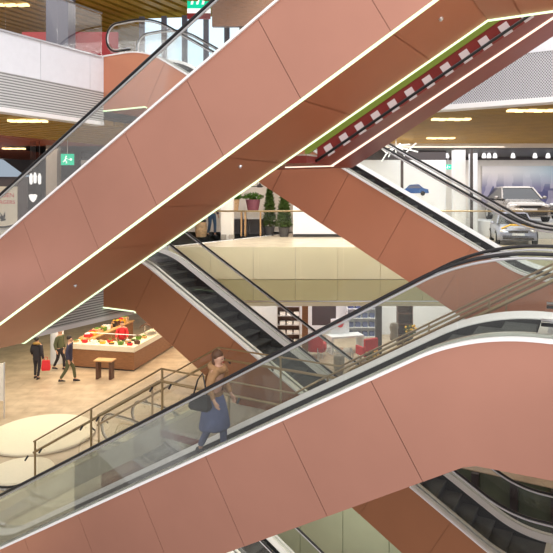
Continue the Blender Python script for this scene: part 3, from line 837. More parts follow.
# white column and sign stand on lower floor
g = ground(57, 363); struct(MB().lathe([(.27, 0), (.27, 3.65)], 24).build('column', M['white'], smooth=False, loc=g), 'round white column on the lower mall floor', 'column')
g = ground(0.5, 418); sg = thing('sign_stand', 'tall pale sign stand cut off by the left picture edge', 'sign', g, .1)
MB().box(-.42, .12, -.02, .02, .55, 1.75).build('sign_panel', M['warmwhite'], sg); MB().box(-.44, -.41, -.03, .03, 0, 1.78).build('post', M['steel'], sg); MB().box(.10, .14, -.03, .03, 0, 1.78).build('post', M['steel'], sg)

# ------------------------------------------------------------------ middle gallery: back shops
YB = 24.0
def wall_px(name, mat, x0, x1, Y, z0, z1, label, d=.12):
    return struct(MB().box((x0-276.5)/FPX*Y, (x1-276.5)/FPX*Y, Y, Y+d, z0, z1).build(name, mat), label, 'wall')
wall_px('wall_back_middle', M['white'], 293, 446, YB, 5.5, 8.58, 'blank white wall on the middle gallery')
wall_px('wall_back_upper', M['charcoal'], 293, 446, YB, 8.58, 9.2, 'dark band above the blank white wall')
o = MB().box((293-276.5)/FPX*YB, (446-276.5)/FPX*YB, YB-.03, YB-.001, 5.5, 5.62).build('baseboard_back', M['black']); struct(o, 'black skirting of the white wall', 'baseboard')
# flower shop recess
wall_px('wall_shop_back', M['warmwhite'], 150, 300, 27.5, 5.5, 9.2, 'pale back wall of the flower shop')
o = MB().box(-.2, .0, 24.1, 27.5, 5.5, 9.2).build('wall_shop_side', M['oak'], loc=(.95, 0, 0)); struct(o, 'wooden side wall of the flower shop', 'wall')
struct(MB().box(-11, 20, 24.2, 36, 9.15, 9.25).build('ceiling_7', M['charcoal']), 'dark shop ceiling at the back of the middle gallery', 'ceiling')
g = ground(227.5, 239, 5.5)
struct(MB().box(-.235, .235, -.235, .235, 0, 3.7).build('column_middle', M['warmwhite'], loc=g), 'square pale column on the middle gallery', 'column')
for i, px in enumerate((223.5, 231.5)):
    g = ground(px, 239.8, 5.5)
    o = MB().box(-.10, .10, -.08, .08, 0, .19).build('floor_box', M['greystone'], loc=g, bevel=.01); tag(o, ('left' if i == 0 else 'right')+' small grey box at the foot of the pale column', 'box', 'grey boxes at the column foot')
# dark planter counter
g = ground(249, 234.3, 5.5); pc = thing('display_counter', 'long black panelled counter in front of the flower shop', 'counter', g)
for i in range(2):
    MB().box(-.78+i*.79, -.02+i*.79, -.3, .3, .03, .66).build('panel', M['charcoal'], pc)
MB().box(-.82, .82, -.34, .34, .66, .71).build('worktop', M['steel'], pc)
random.seed(5)
def foliage(mb, c, rx, ry, rz, n, leaf=.06):
    for _ in range(n):
        while True:
            p = Vector((random.uniform(-1, 1), random.uniform(-1, 1), random.uniform(-1, 1)))
            if .35 < p.length < 1: break
        p = Vector((c[0]+p.x*rx, c[1]+p.y*ry, c[2]+p.z*rz))
        d = Vector((random.uniform(-1, 1), random.uniform(-1, 1), random.uniform(-.3, 1))).normalized()
        q = d.cross(Vector((random.random(), random.random(), random.random()))).normalized()*leaf*.4
        t = d*leaf
        mb.add([p-q, p+q*.2+t*.1, p+t*1.2, p+q], [(0, 1, 2), (0, 2, 3)])
# hanging pots with plants
for i, (px, py, w_) in enumerate(((234, 198, .75), (253, 200.5, 1.0))):
    p = at(px, 210.5, 24.6); fp = thing('potted_plant', ('plum coloured pot with bushy green plant on the flower shop display' if i else 'tan pot with green plant left of the plum pot in flower shop'), 'plant', p, 0, 'potted plants of the flower shop')
    MB().lathe([(.22*w_, 0), (.30*w_, .42), (.31*w_, .45), (.27*w_, .45)], 16).build('pot', M['plumpot' if i else 'papers'], fp)
    mb = MB(); foliage(mb, (0, 0, .55), .42*w_, .3*w_, .16, 240, .1); mb.build('foliage', M['leaf2'], fp)
    tb = thing('display_table', 'wooden display table under the plum pot' if i else 'wooden display table under the tan pot', 'table', (p.x, p.y, 5.5), 0, 'flower shop tables')
    MB().box(-.35, .35, -.3, .3, p.z-5.5-.05, p.z-5.5-.002).build('tabletop', M['oak'], tb)
    for sx in (-.31, .31): MB().box(sx-.03, sx+.03, -.25, .25, 0, p.z-5.5-.05).build('leg', M['oak'], tb)
# lamp rail above
p = at(250, 186.5, 24.8)
lr = thing('lamp_rail', 'dark hanging rail with small lamps in the flower shop', 'lamp', (p.x, p.y, p.z))
MB().tube([(-1, 0, 0), (.55, 0, 0)], .02, 6).build('rail', M['black'], lr)
for x in (-.75, -.15, .4):
    sh = MB().lathe([(.03, .12), (.09, .02), (.10, -.06)], 12).build('lamp_shade', M['black'], lr, loc=(x, 0, .02))
for x in (-.4, .3): MB().tube([(x, 0, 0), (x, 0, 9.15-p.z)], .012, 6).build('hanger', M['black'], lr)
# conifers
for i, (px, hh) in enumerate(((269.5, 1.95), (284, 1.75))):
    g = ground(px, 235.5+1.3*i, 5.5); cf = thing('potted_conifer', ('left taller' if i == 0 else 'right broader')+' green conifer in a dark pot by the flower shop', 'plant', g, 0, 'potted conifers')
    MB().lathe([(.17, 0), (.22, .34), (.24, .38), (.19, .38)], 16).build('pot', M['pot'], cf)
    MB().tube([(0, 0, .36), (0, 0, hh-.2)], .03, 6).build('trunk', M['darkwood'], cf)
    mb = MB()
    for k in range(16):
        t = k/15; r = (.25+.04*i)*(1-t)**.6+.05; foliage(mb, (0, 0, .48+t*(hh-.5)), r, r, .12, 120, .09)
    mb.build('foliage', M['leaf'], cf)
# brown goods at left of the column
g = ground(201, 237, 5.5); rk = thing('wicker_stool', 'brown wicker stool with dark cushion at the edge of flower shop', 'stool', g)
MB().lathe([(.19, 0), (.24, .2), (.22, .55), (.19, .6)], 14).build('base', M['papers'], rk); MB().lathe([(.20, .6), (.22, .64), (.18, .70)], 14).build('cushion', M['black'], rk)
# fascia, showroom
struct(MB().box(2.9, 20, 22.42, 22.6, 8.95, 9.13).build('trim_6', M['warmwhite']), 'white fascia over the showroom front', 'fascia')
struct(MB().box(4.3, 20, 22.6, 27.4, 8.93, 9.05).build('ceiling_8', M['black']), 'black showroom ceiling', 'ceiling')
struct(MB().box(-9, 20, 27.6, 27.8, 5.5, 8.80).build('wall_showroom', M['warmwhite']), 'pale back wall of the showroom', 'wall')
mb = MB().box(at(482, 0, 27.5).x, at(600, 0, 27.5).x, 27.48, 27.58, at(0, 206, 27.5).z, at(0, 166, 27.5).z)
o = mb.build('wall_mural', M['mural']); tag(o, 'wide printed mural of pale blue city towers on the showroom wall', 'mural')
for i, (px, wd, Y) in enumerate(((458.5, .42, 23.2), (473, .24, 25.0))):
    o = MB().box(-wd/2, wd/2, -.2, .2, 0, 3.55).build('column_showroom', M['white'], loc=((px-276.5)/FPX*Y, Y, 5.5)); struct(o, ('wider' if i == 0 else 'narrower')+' white column in the showroom', 'column')
for i, px in enumerate((402, 471.5)):
    Y = 22.5; o = MB().box(-.045, .045, -.045, .045, 0, 3.4).build('frame_post', M['charcoal'], loc=((px-276.5)/FPX*Y, Y, 5.5))
    tag(o, 'slim dark post under the left end of showroom fascia' if i == 0 else 'slim dark post beside the white showroom columns', 'post', 'slim dark showroom posts')
struct(MB().box(-9, 20, 27.55, 27.8, 8.80, 9.2).build('wall_showroom_upper', M['charcoal']), 'dark band above the showroom wall', 'wall')
# spotlights under the black ceiling
sp0 = None
for i, (px, py) in enumerate(((484, 150), (489, 149), (495, 158), (513, 160), (535, 157), (548, 148), (437, 160), (447, 158))):
    p = at(px, py+6, 24.6)
    if sp0 is None:
        sp0 = thing('spotlight', '', 'lamp', p, 0, 'ceiling spotlights of the showroom')
        MB().tube([(0, 0, .0), (0, 0, 8.93-p.z)], .012, 6).build('stem', M['white'], sp0)
        MB().lathe([(.05, .12), (.09, -.02), (.09, -.08)], 12).build('shade', M['white'], sp0); MB().lathe([(.07, -.085), (.075, -.08)], 12).build('bulb', M['lampwhite'], sp0)
        s = sp0
    else: s = dup(sp0, (p.x, p.y, sp0.location.z), 0)
    s['label'] = 'small white spotlight hanging from the black showroom ceiling'
# exit sign
def exit_sign(label, p, w, h, rot=0, arrow=True, drop=None):
    root = thing('exit_sign', label, 'sign', p, rot)
    MB().box(-w/2, w/2, -.03, .03, -h/2, h/2).build('housing', M['exit'], root)
    k = h
    mb = MB()   # running figure
    y0, y1 = -.036, -.03
    mb.ball((-.10*k, -.033, .26*k), .07*k, .003, .07*k, 8, 5)
    def bar(a, b, t):
        a, b = Vector((a[0]*k, 0, a[1]*k)), Vector((b[0]*k, 0, b[1]*k)); n = Vector((-(b-a).z, 0, (b-a).x)).normalized()*t*k
        mb.hull([(p.x, y0, p.z) for p in (a-n, a+n, b+n, b-n)], [(p.x, y1, p.z) for p in (a-n, a+n, b+n, b-n)])
    bar((-.12, .17), (-.2, -.08), .05); bar((-.14, .14), (.04, .04), .03); bar((-.2, -.08), (-.04, -.2), .04); bar((-.04, -.2), (-.08, -.36), .035); bar((-.2, -.08), (-.38, -.22), .04)
    if arrow: bar((.12, .0), (.40, .0), .035); bar((.40, .0), (.28, .12), .03); bar((.40, .0), (.28, -.12), .03)
    mb.build('pictogram', M['signwhite'], root)
    if drop:
        MB().tube([(0, 0, h/2), (0, 0, drop)], .012, 6).build('hanger', M['steel'], root)
    return root
p = at(448, 167, 24.5); exit_sign('small green exit sign on the right beside white showroom column', p, .36, .2, drop=9.05-p.z)
# blue car print on white wall, and white splayed chandelier
def flat_car(root, mat, sc_, y=-.012):
    prof = [(-.95, -.25), (-.98, .0), (-.7, .10), (-.4, .38), (.25, .42), (.6, .14), (.95, .05), (1.0, -.22)]
    ring = lambda yy: [(a*sc_, yy, b*sc_) for a, b in prof]
    MB().hull(ring(y), ring(y-.015)).build('printed_car', M[mat], root)
    ring2 = lambda yy: [(a*sc_, yy, b*sc_) for a, b in ((-.58, .12), (-.36, .32), (.22, .35), (.48, .13))]
    MB().hull(ring2(y-.016), ring2(y-.02)).build('printed_windows', M['navy'], root)
    for xx in (-.55, .55): MB().tube([(xx*sc_, y-.016, -.25*sc_), (xx*sc_, y-.024, -.25*sc_)], .17*sc_, 12).build('printed_wheel', M['tyre'], root)
p = at(415, 190, YB-.02); r = thing('car_poster', 'poster of a small blue car on the white wall by the warm-lit escalator', 'poster', p); r.rotation_euler = (0, 0, 0)
MB().box(-.8, .8, -.01, .0, -.55, .55).build('poster_sheet', M['white'], r); flat_car(r, 'carblue', .55)
p = at(396, 149, 20.5); ch = thing('chandelier', 'white splayed branch pendant light under the gold ceiling', 'lamp', p)
MB().tube([(0, 0, 0), (0, 0, 9.12-p.z)], .015, 6).build('stem', M['white'], ch)
random.seed(11)
for k in range(9):
    a = k*2*PI/9; MB().tube([(0, 0, .05), (.35*math.cos(a), .35*math.sin(a), .18*math.sin(k*2.1)), (.75*math.cos(a), .75*math.sin(a), -.1+.3*math.sin(k*1.7))], .022, 6).build('branch', M['signwhite'], ch, smooth=True)
# recessed gold ceiling lights, made of small tubes
def ceil_light(label, p, L, n=5):
    r = thing('ceiling_light', label, 'lamp', p, 0, 'gold glowing ceiling lights')
    for k in range(n):
        MB().box(-L/2+L*k/n, -L/2+L*(k+.8)/n, -.11+.06*(k % 2), .11+.06*(k % 2), -.05, .0).build('lamp_tube', M['lampgold'], r)
ceil_light('gold glowing ceiling light nearest the stair on the right', (at(453, 117.5, 15.2).x, 15.3, 9.11), 1.0)
ceil_light('gold glowing ceiling light at the right picture edge', (at(533, 108, 13.7).x, 13.75, 9.11), 1.1)
ceil_light('gold glowing ceiling light further back on the right', (at(443, 137, 20).x, 20.2, 9.11), .95)

# ------------------------------------------------------------------ cars
def car(label, loc, rotz, paint, scl=1.0, stripe=None):
    r = thing('car', label, 'car', loc, rotz)
    L, Wc = 4.3*scl, 1.78*scl
    # front faces local -y
    def sec(y, zb, zt, w, n=10, rnd=.25):
        pts = []
        for sx, sz in ((-1, 0), (-1, .35), (-1, .75), (-.8, 1), (.8, 1), (1, .75), (1, .35), (1, 0)):
            pts.append((sx*w*scl*(1 if sz < .9 else .93), y*scl, (zb+(zt-zb)*sz)*scl))
        return pts
    st = [(-2.15, .35, .62, .70), (-2.05, .24, .74, .82), (-1.6, .2, .84, .88), (-.9, .2, .95, .89), (0, .2, .98, .89), (1, .2, 1.0, .89), (1.8, .22, 1.0, .87), (2.1, .3, .92, .80), (2.15, .4, .8, .72)]
    MB().loft([sec(*s_) for s_ in st]).build('body', M[paint], r, smooth=True)
    def gs(y, z, w): return [(-w*scl, y*scl, z*scl), (w*scl, y*scl, z*scl)]
    MB().loft([[(-.80*scl, -1.0*scl, .93*scl), (.80*scl, -1.0*scl, .93*scl), (.80*scl, 1.95*scl, .98*scl), (-.80*scl, 1.95*scl, .98*scl)],
               [(-.62*scl, -.25*scl, 1.42*scl), (.62*scl, -.25*scl, 1.42*scl), (.62*scl, 1.3*scl, 1.42*scl), (-.62*scl, 1.3*scl, 1.42*scl)]]).build('windows', M['carglass'], r)
    MB().loft([[(-.63*scl, -.3*scl, 1.41*scl), (.63*scl, -.3*scl, 1.41*scl), (.63*scl, 1.35*scl, 1.41*scl), (-.63*scl, 1.35*scl, 1.41*scl)],
               [(-.55*scl, -.15*scl, 1.49*scl), (.55*scl, -.15*scl, 1.49*scl), (.55*scl, 1.2*scl, 1.49*scl), (-.55*scl, 1.2*scl, 1.49*scl)]]).build('roof', M[paint], r, bevel=.02)
    for sx in (-1, 1):
        MB().tube([(sx*.80*scl, -1.0*scl, .95*scl), (sx*.63*scl, -.27*scl, 1.43*scl)], .035*scl, 6).build('pillar', M[paint], r)
        MB().ball((sx*.62*scl, -2.06*scl, .66*scl), .17*scl, .07*scl, .08*scl).build('headlight', M['headlight'], r, smooth=True)
        MB().ball((sx*.98*scl, -.75*scl, 1.0*scl), .10*scl, .06*scl, .07*scl).build('mirror', M[paint], r, smooth=True)
        for yy in (-1.35, 1.3):
            wv = MB().tube([(sx*.72*scl, yy*scl, .32*scl), (sx*.92*scl, yy*scl, .32*scl)], .32*scl, 20).build('wheel', M['tyre'], r)
            MB().tube([(sx*.90*scl, yy*scl, .32*scl), (sx*.93*scl, yy*scl, .32*scl)], .2*scl, 14).build('hubcap', M['steel'], wv)
    MB().box(-.42*scl, .42*scl, -2.17*scl, -2.08*scl, .58*scl, .68*scl).build('grille', M['black'], r)
    MB().box(-.66*scl, .66*scl, -2.15*scl, -2.02*scl, .28*scl, .46*scl).build('air_intake', M['black'], r)
    MB().box(-.26*scl, .26*scl, -2.19*scl, -2.15*scl, .46*scl, .56*scl).build('number_plate', M['white'], r)
    if stripe: MB().tube([(-.7*scl, -2.05*scl, .78*scl), (-.3*scl, -1.7*scl, .92*scl), (.3*scl, -1.7*scl, .92*scl), (.7*scl, -2.05*scl, .78*scl)], .05*scl, 6).build('stripe', M[stripe], r, smooth=True)
    return r
# display plinth with the silver cars
plz = .62
pln = MB().box(at(486, 0, 24.3).x, at(486, 0, 24.3).x+6.5, 22.9, 27.3, 5.5, 5.5+plz).build('display_plinth', M['white'], bevel=.02); tag(pln, 'low white display plinth under the silver cars in showroom', 'plinth')
car('silver car facing the railing on the showroom plinth', (at(516, 0, 25.1).x, 25.15, 5.5+plz), -.12, 'carsilver', .96)
car('second silver car turned sideways at the right picture edge', (at(594, 0, 25.1).x, 25.1, 5.5+plz), -1.0, 'carsilver', .98)
car('small lavender grey ride-on car with yellow stripe behind the gallery railing', (at(511, 0, 21.3).x, 21.2, 5.5), -.25, 'carlav', .72, stripe='yellow')

# ------------------------------------------------------------------ lower level shops at the back
YS = 31.0
struct(MB().box(-3, 22, YS, YS+.15, 0, 3.65).build('wall_lower_shop', M['white']), 'white back wall of the lower shops', 'wall')
for i, (px, Y) in enumerate(((305, 26.5), (378.5, 27.0))):
    o = MB().box(-.13, .13, -.13, .13, 0, 3.62).build('column_lower', M['wood'] if i == 0 else M['charcoal'], loc=((px-276.5)/FPX*Y, Y, 0)); struct(o, ('brown' if i == 0 else 'dark')+' column of the lower shop front', 'column')
o = MB().box(at(312, 0, 29).x, at(336, 0, 29).x, 29, 29.1, .9, 3.6).build('wall_panel', M['charcoal']); tag(o, 'dark charcoal panel standing in the lower shop window', 'panel')
MB_ = None
# shoe shelving units
def shelf_unit(label, px0, px1, Y, ht, rows, back, board, items, rot=0):
    x0, x1 = at(px0, 0, Y).x, at(px1, 0, Y).x; w = x1-x0
    r = thing('shelf_unit', label, 'shelf', (x0, Y, 0), rot)
    MB().box(0, w, .36, .40, 0, ht).build('back_panel', M[back], r)
    for x in (0, w-.03): MB().box(x, x+.03, 0, .36, 0, ht).build('side_panel', M[board], r)
    for k in range(rows+1):
        MB().box(.03, w-.03, 0, .36, ht*k/rows*.97, ht*k/rows*.97+.03).build('shelf', M[board], r)
    return r, w
rs, wsh = shelf_unit('dark shelving with rows of pale boxes in the lower shop, left of brown column', 277, 300, 29.0, 3.2, 7, 'darkwood', 'steel', None)
random.seed(2)
first = None
for k in range(7):
    for j in range(3):
        pz = 3.2*k/7*.97+.031; p = Vector((rs.location.x+.14+j*(wsh-.1)/3, 29.08, pz))
        if first is None:
            first = MB().box(0, .26, 0, .22, 0, .15).build('shoe_box', M['warmwhite'], loc=p, bevel=.008); tag(first, 'pale box on the dark shelving of the lower shop', 'box', 'pale boxes on the dark shelving'); b = first
        else: b = first.copy(); C.objects.link(b); b.location = p
rs2, w2 = shelf_unit('tall white shelving on the back wall of lower shop', 347, 377, 30.4, 2.9, 6, 'white', 'white', None)
first = None
for k in range(6):
    for j in range(4):
        p = Vector((rs2.location.x+.10+j*(w2-.1)/4, 30.48, 2.9*k/6*.97+.031))
        if first is None:
            first = MB().box(0, .24, 0, .2, 0, .22).build('storage_bin', M['bluecloth'], loc=p, bevel=.008); tag(first, 'slate blue bin on the tall white shelving', 'bin', 'slate bins on the white shelving')
        else: b = first.copy(); C.objects.link(b); b.location = p
# red armchairs
def armchair(label, g, rot, group):
    r = thing('armchair', label, 'chair', g, rot, group)
    MB().box(-.32, .32, -.32, .28, .22, .46).build('seat', M['red'], r, bevel=.03)
    MB().box(-.34, .34, .22, .36, .30, 1.0).build('backrest', M['red'], r, bevel=.03)
    for sx in (-1, 1):
        MB().box(sx*.34-.05, sx*.34+.05, -.32, .26, .26, .64).build('armrest', M['red'], r, bevel=.02)
        for yy in (-.26, .26): MB().tube([(sx*.28, yy, 0), (sx*.28, yy, .23)], .02, 6).build('leg', M['steel'], r)
    return r
armchair('left red armchair behind the glass table in lower shop', ground(317, 356), 2.9, 'red armchairs')
armchair('right red armchair beside the yellow flowers in lower shop', ground(367, 360), 3.6, 'red armchairs')
g = ground(335, 367)
gt = thing('glass_table', 'low glass display table in front of the red armchair', 'table', g)
MB().box(-.75, .75, -.4, .4, .70, .73).build('tabletop', M['glass'], gt)
for sx in (-.7, .7):
    for sy in (-.35, .35): MB().box(sx-.02, sx+.02, sy-.02, sy+.02, 0, .70).build('leg', M['steel'], gt)
g = ground(339, 374); o = MB().lathe([(.16, 0), (.22, .3), (.22, .7), (.18, .75)], 14).build('waste_bin', M['greystone'], loc=g); tag(o, 'round grey bin in front of the glass table', 'bin')
# white workstation with round red logo disc
g = ground(345, 352); wk = thing('white_desk', 'white angled desk with a red disc in the lower shop', 'desk', g, .3)
MB().box(-.8, .8, -.35, .35, .72, .80).build('desktop', M['white'], wk); MB().box(-.78, -.70, -.33, .33, 0, .72).build('side_panel', M['white'], wk); MB().box(.70, .78, -.33, .33, 0, .72).build('side_panel', M['white'], wk)
MB().box(-.6, .3, .2, .26, .8, 1.5).build('screen', M['white'], wk); MB().tube([(-.15, .19, 1.25), (-.15, .17, 1.25)], .16, 16).build('disc', M['red'], wk)
# flowers
def flowers(label, g, h):
    r = thing('flower_vase', label, 'plant', g, 0, 'vases of yellow flowers')
    MB().lathe([(.10, 0), (.15, h*.4), (.10, h*.55)], 12).build('vase', M['pot'], r)
    mb = MB(); foliage(mb, (0, 0, h*.75), .28, .28, .22, 160, .1); mb.build('foliage', M['leaf'], r)
    mb = MB(); random.seed(9)
    for _ in range(14): mb.ball((random.uniform(-.28, .28), random.uniform(-.2, .1), h*.7+random.uniform(0, .35)), .06, n=7, m=4)
    mb.build('blossom', M['yellow'], r, smooth=True)
flowers('vase of yellow flowers in front of the right red armchair', ground(372, 372), .8)
flowers('vase of yellow flowers beside the stone shelf further right', ground(410, 348), 1.1)
rs3, w3 = shelf_unit('dark wooden rack in the lower shop, right of the dark column', 398, 413, 28.5, 2.1, 4, 'darkwood', 'darkwood', None)
g = ground(394, 362); mq = thing('display_figure', 'grey dressmaker bust on a stand in the lower shop', 'mannequin', g)
MB().lathe([(.16, .95), (.19, 1.1), (.15, 1.3), (.20, 1.5), (.16, 1.66), (.06, 1.7)], 14).build('bust', M['greystone'], mq, smooth=True); MB().tube([(0, 0, 0), (0, 0, .96)], .02, 6).build('pole', M['steel'], mq); MB().lathe([(.18, 0), (.16, .03)], 14).build('base', M['steel'], mq)
g = ground(457, 372); o = MB().lathe([(.22, 0), (.26, .5), (.24, .75), (.12, .85)], 16).build('green_pouf', M['green'], loc=(g.x, g.y, 0), smooth=True); tag(o, 'green rounded pouf seen through the near escalator glass', 'stool')
# basement seat
g = ground(34, 515, -5.5); o = thing('basement_counter', 'dark counter with curved brass edge in the basement, seen through glass', 'counter', g)
MB().box(-1.5, 1.4, -.6, .6, .1, .82).build('cabinet', M['charcoal'], o); MB().tube([(-1.6, -.6, .9), (-1.2, -.9, .9), (0, -1.0, .9), (1.0, -.9, .9), (1.45, -.55, .9), (1.5, .6, .9)], .07, 8).build('brass_edge', M['brass'], o, smooth=True); MB().box(-1.5, 1.45, -.85, .6, .82, .88).build('worktop', M['greystone'], o)

# ------------------------------------------------------------------ left zone of the middle gallery
struct(MB().box(-24, -6, 33, 33.2, 5.5, 9.2).build('wall_left_middle', M['charcoal']), 'dark shop wall at the far left of the middle gallery', 'wall')
p = at(53.5, 170, 24.0); struct(MB().box(-.22, .22, -.22, .22, 0, 3.65).build('column_left', M['greystone'], loc=(p.x, p.y, 5.5)), 'square grey brown column on the left of middle gallery', 'column')
p = at(67.5, 159.5, 21.5); exit_sign('large lit green exit sign hanging beside the grey brown column', p, .46, .40, rot=0, drop=9.15-p.z)
# pale restaurant sign with red lettering and agave mark
p = at(3, 206, 17.5); ps = thing('poster_stand', 'pale poster with red lettering and a dark leaf mark on the left', 'sign', (p.x, p.y, 5.5), .12)
zt, zb = at(0, 186.5, 17.5).z-5.5, .1
MB().box(-.42, .40, -.02, .02, zb, zt).build('poster_panel', M['cream'], ps)
MB().box(-.1, .1, -.15, .15, 0, .1).build('foot', M['steel'], ps)
text_mesh('lettering', 'UNDEN', .17, M['red'], ps, (.02, -.025, zt-.26), (PI/2, 0, 0)); text_mesh('lettering', 'BORGERS', .15, M['red'], ps, (.02, -.025, zt-.46), (PI/2, 0, 0))
mb = MB()
for a, L in ((-.75, .24), (-.35, .26), (.15, .27), (.8, .10), (-1.3, .10)):
    q = Vector((math.sin(a), 0, math.cos(a))); n = Vector((q.z, 0, -q.x))*.03
    b0 = Vector((.02, -.024, zt-1.0)); mb.hull([b0, b0+q*L*.5+n, b0+q*L, b0+q*L*.5-n], [Vector((x.x, -.03, x.z)) for x in (b0, b0+q*L*.5+n, b0+q*L, b0+q*L*.5-n)])
mb.build('leaf_mark', M['black'], ps)
# cool lit canopy
p = at(4, 164, 26); cn = thing('lit_canopy', 'cool white lit pyramid canopy of a kiosk at the left edge', 'canopy', (p.x, p.y, 5.5), .1)
MB().loft([[(sx*.85-.3, sy*1.2, 2.55) for sx, sy in ((-1, -1), (1, -1), (1, 1), (-1, 1))], [(sx*.3-.5, sy*.5, 3.25) for sx, sy in ((-1, -1), (1, -1), (1, 1), (-1, 1))]]).build('canopy_roof', M['coolglow'], cn)
MB().box(-1.3, 1.3, -1.0, 1.0, 0, 2.5).build('kiosk_wall', M['charcoal'], cn); MB().box(-1.6, 1.6, -1.25, -1.15, 2.44, 2.52).build('fascia', M['coolglow'], cn)
# cluster of white lamps
base = None
for i, (px, py) in enumerate(((31, 180), (35, 179), (39.5, 180), (33, 197))):
    p = at(px, py, 22)
    r = thing('pendant_lamp', ('white pendant lamp in the cluster near the poster, ' + ('left one', 'middle one', 'right one', 'lowest one')[i]), 'lamp', p, 0, 'white pendant lamps on the left')
    MB().lathe([(.03, .24), (.06, .12), (.055, -.1), (.03, -.16)] if i < 3 else [(.10, .10), (.15, .06), (.11, -.08), (.03, -.18)], 12).build('lamp_shade', M['lampwhite'], r, smooth=True)
    MB().tube([(0, 0, .25), (0, 0, 9.15-p.z)], .008, 5).build('cord', M['black'], r)
# gold ceiling lights left
for i, (px, py, Y, L) in enumerate(((28, 120, 0, 1.0), (14, 148, 0, .9))):
    Yv = FPX*(9.13-ZC)/(HOR-py); r_ = ceil_light(('wavy gold ceiling light on the left under the white gallery edge', 'wavy gold light further back on the red slatted ceiling')[i], ((px-276.5)/FPX*Yv, Yv, 9.13), L, 6)

# ------------------------------------------------------------------ upper gallery
struct(MB().box(-24, -4.2, 33.5, 33.7, 11, 14.4).build('wall_upper_left', M['redwall']), 'dark red wall at the back of the upper left gallery', 'wall')
struct(MB().box(at(22, 0, 22).x, at(118, 0, 22).x, 22.0, 22.1, 11, 13.15).build('wall_upper_red', M['redwall']), 'low red wall on the upper left gallery', 'wall')
p = at(61, 40, 21.0); struct(MB().box(-.38, .38, -.38, .38, 0, 3.3).build('column_upper', M['navy'], loc=(p.x, p.y, 11)), 'slate blue column on the upper left gallery', 'column')
p = at(10, 22, 19.0); o = MB().loft([[(-1.6, 0, 0), (.95, 0, 0), (.95, .6, 0), (-1.6, .6, 0)], [(-1.6, 0, 1.05), (.45, 0, 1.05), (.45, .6, 1.05), (-1.6, .6, 1.05)]]).build('reception_desk', M['warmwhite'], loc=(p.x, p.y, 11.0)); tag(o, 'beige sloping desk behind the glass at top left', 'desk')
# frosted bright window wall
root = thing('window_1', 'bright frosted window wall at the top of the photo behind the escalators', 'window', (-4.6, 23.0, 11.0), -.10); root['kind'] = 'structure'
MB().box(-.6, 3.2, 0, .05, 0, 2.95).build('pane', M['coldwin'], root)
for x in (-.55, .32, 1.12, 1.95, 2.75): MB().box(x-.1, x+.1, -.12, .0, 0, 3.0).build('mullion', M['navy'], root)
MB().box(-.6, 3.2, -.04, 0, .80, .84).build('transom', M['navy'], root)
struct(MB().box(-2.15, 9, 20.0, 20.2, 12.8, 16).build('wall_wood', M['wood']), 'brown timber wall at the top of the photo', 'wall')
p = at(199, 7.5, 21.8); r = thing('shop_sign', 'green and white illuminated sign over a red band at top', 'sign', p)
MB().box(-.42, .42, -.04, .04, -.05, .75).build('green_panel', M['exit'], r); MB().box(-.42, .42, -.045, .04, -.22, -.05).build('white_band', M['signwhite'], r); MB().box(-.42, .42, -.05, .04, -.42, -.22).build('red_band', M['redwall'], r)
mb = MB()
for k in range(3): mb.hull([(-.3+k*.2, -.05, .1), (-.22+k*.2, -.05, .1), (-.12+k*.2, -.05, .5), (-.2+k*.2, -.05, .5)], [(-.3+k*.2, -.04, .1), (-.22+k*.2, -.04, .1), (-.12+k*.2, -.04, .5), (-.2+k*.2, -.04, .5)])
mb.build('white_strokes', M['signwhite'], r)
for i, (px, Yv) in enumerate(((8, 22.0), (115, 21.0))):
    ceil_light(('large gold ceiling light over the beige desk at top left', 'large gold ceiling light above the newel loops at the top')[i], ((px-276.5)/FPX*Yv, Yv, 14.17), 1.6, 7)

# ------------------------------------------------------------------ light
w = bpy.data.worlds.new('World'); sc.world = w; w.use_nodes = True
nt = w.node_tree; nt.nodes.clear()
wo = nt.nodes.new('ShaderNodeOutputWorld'); bg = nt.nodes.new('ShaderNodeBackground')
bg.inputs[1].default_value = 1.0
tc = nt.nodes.new('ShaderNodeTexCoord'); dt = nt.nodes.new('ShaderNodeVectorMath'); dt.operation = 'DOT_PRODUCT'
dt.inputs[1].default_value = (.15, -.75, .65)
cr = nt.nodes.new('ShaderNodeValToRGB'); mr = nt.nodes.new('ShaderNodeMapRange'); mr.inputs['From Min'].default_value = -1; mr.inputs['From Max'].default_value = 1
e = cr.color_ramp.elements; e[0].position = .25; e[0].color = (.22, .19, .17, 1); e[1].position = .95; e[1].color = (1.2, 1.15, 1.16, 1)
nt.links.new(tc.outputs['Generated'], dt.inputs[0]); nt.links.new(dt.outputs['Value'], mr.inputs[0]); nt.links.new(mr.outputs[0], cr.inputs[0]); nt.links.new(cr.outputs[0], bg.inputs[0])
nt.links.new(bg.outputs[0], wo.inputs[0])
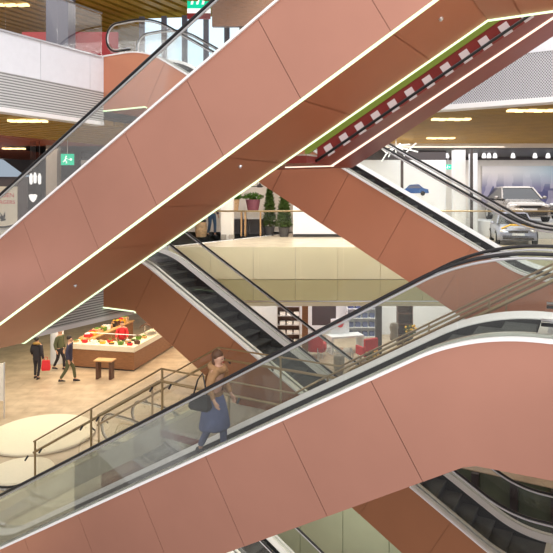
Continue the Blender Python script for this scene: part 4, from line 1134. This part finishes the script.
def area(name, loc, size, power, col=(1, 1, 1), rot=(0, 0, 0), sy=None, spread=PI):
    l = bpy.data.lights.new(name, 'AREA'); l.energy = power; l.color = col; l.size = size
    l.spread = spread
    if sy: l.shape = 'RECTANGLE'; l.size_y = sy
    o = bpy.data.objects.new(name, l); C.objects.link(o); o.location = loc; o.rotation_euler = rot
    return o
area('skylight', (0, 8, 24), 16, 3400, (1, .98, .97), sy=18)
area('facade_daylight', (4, -9, 13), 14, 1800, (1, .97, .97), (math.radians(68), 0, math.radians(-8)), sy=10)
area('showroom_light', (9, 24.6, 8.9), 9, 290, (1, .97, .94), sy=4)
area('flower_shop_light', (-1.6, 25.5, 9.0), 3.4, 75, (1, .88, .76), sy=2)
area('gallery_light', (3.0, 21.5, 9.0), 11, 300, (1, .93, .82), sy=3)
area('apron_fill', (3, 17.2, 8.9), 11, 220, (1, .95, .84), (math.radians(40), 0, 0), sy=.6, spread=math.radians(95))  # unseen fill lamp added to brighten the apron under the railing
area('lower_shop_light', (4, 28.0, 3.5), 12, 500, (1, .95, .92), sy=4)
area('food_counter_light', (-6.6, 26.4, 3.5), 5, 330, (1, .80, .52), sy=4)
area('mall_light', (-8.5, 20.5, 3.5), 5, 330, (1, .87, .70), sy=8)
area('left_gallery_light', (-11, 21, 9.0), 5, 240, (1, .85, .7), sy=6)
area('upper_left_light', (-9, 20, 14.0), 6, 260, (1, .93, .86), sy=8)
area('basement_light', (0, 15, -1.0), 8, 130, (1, .97, .85), (0, 0, 0), sy=6)
area('basement_fill_left', (-8, 18, -.6), 7, 260, (1, .93, .84), (0, 0, 0), sy=9)  # fill lamp added to lift the dark basement behind the near glass

# ------------------------------------------------------------------ camera
cam = bpy.data.cameras.new('camera'); co = bpy.data.objects.new('camera', cam); C.objects.link(co)
co.location = (0, 0, ZC); co.rotation_euler = (PI/2, 0, 0)
cam.sensor_width = 36; cam.lens = 36*FPX/553; cam.shift_y = -(276.5-HOR)/553
cam.clip_start = .05; cam.clip_end = 200
sc.camera = co
sc.view_settings.view_transform = 'Standard'; sc.view_settings.look = 'None'
sc.view_settings.exposure = 0.0; sc.view_settings.gamma = 1.0; sc.view_settings.use_curve_mapping = False
sc.cycles.transparent_max_bounces = 32
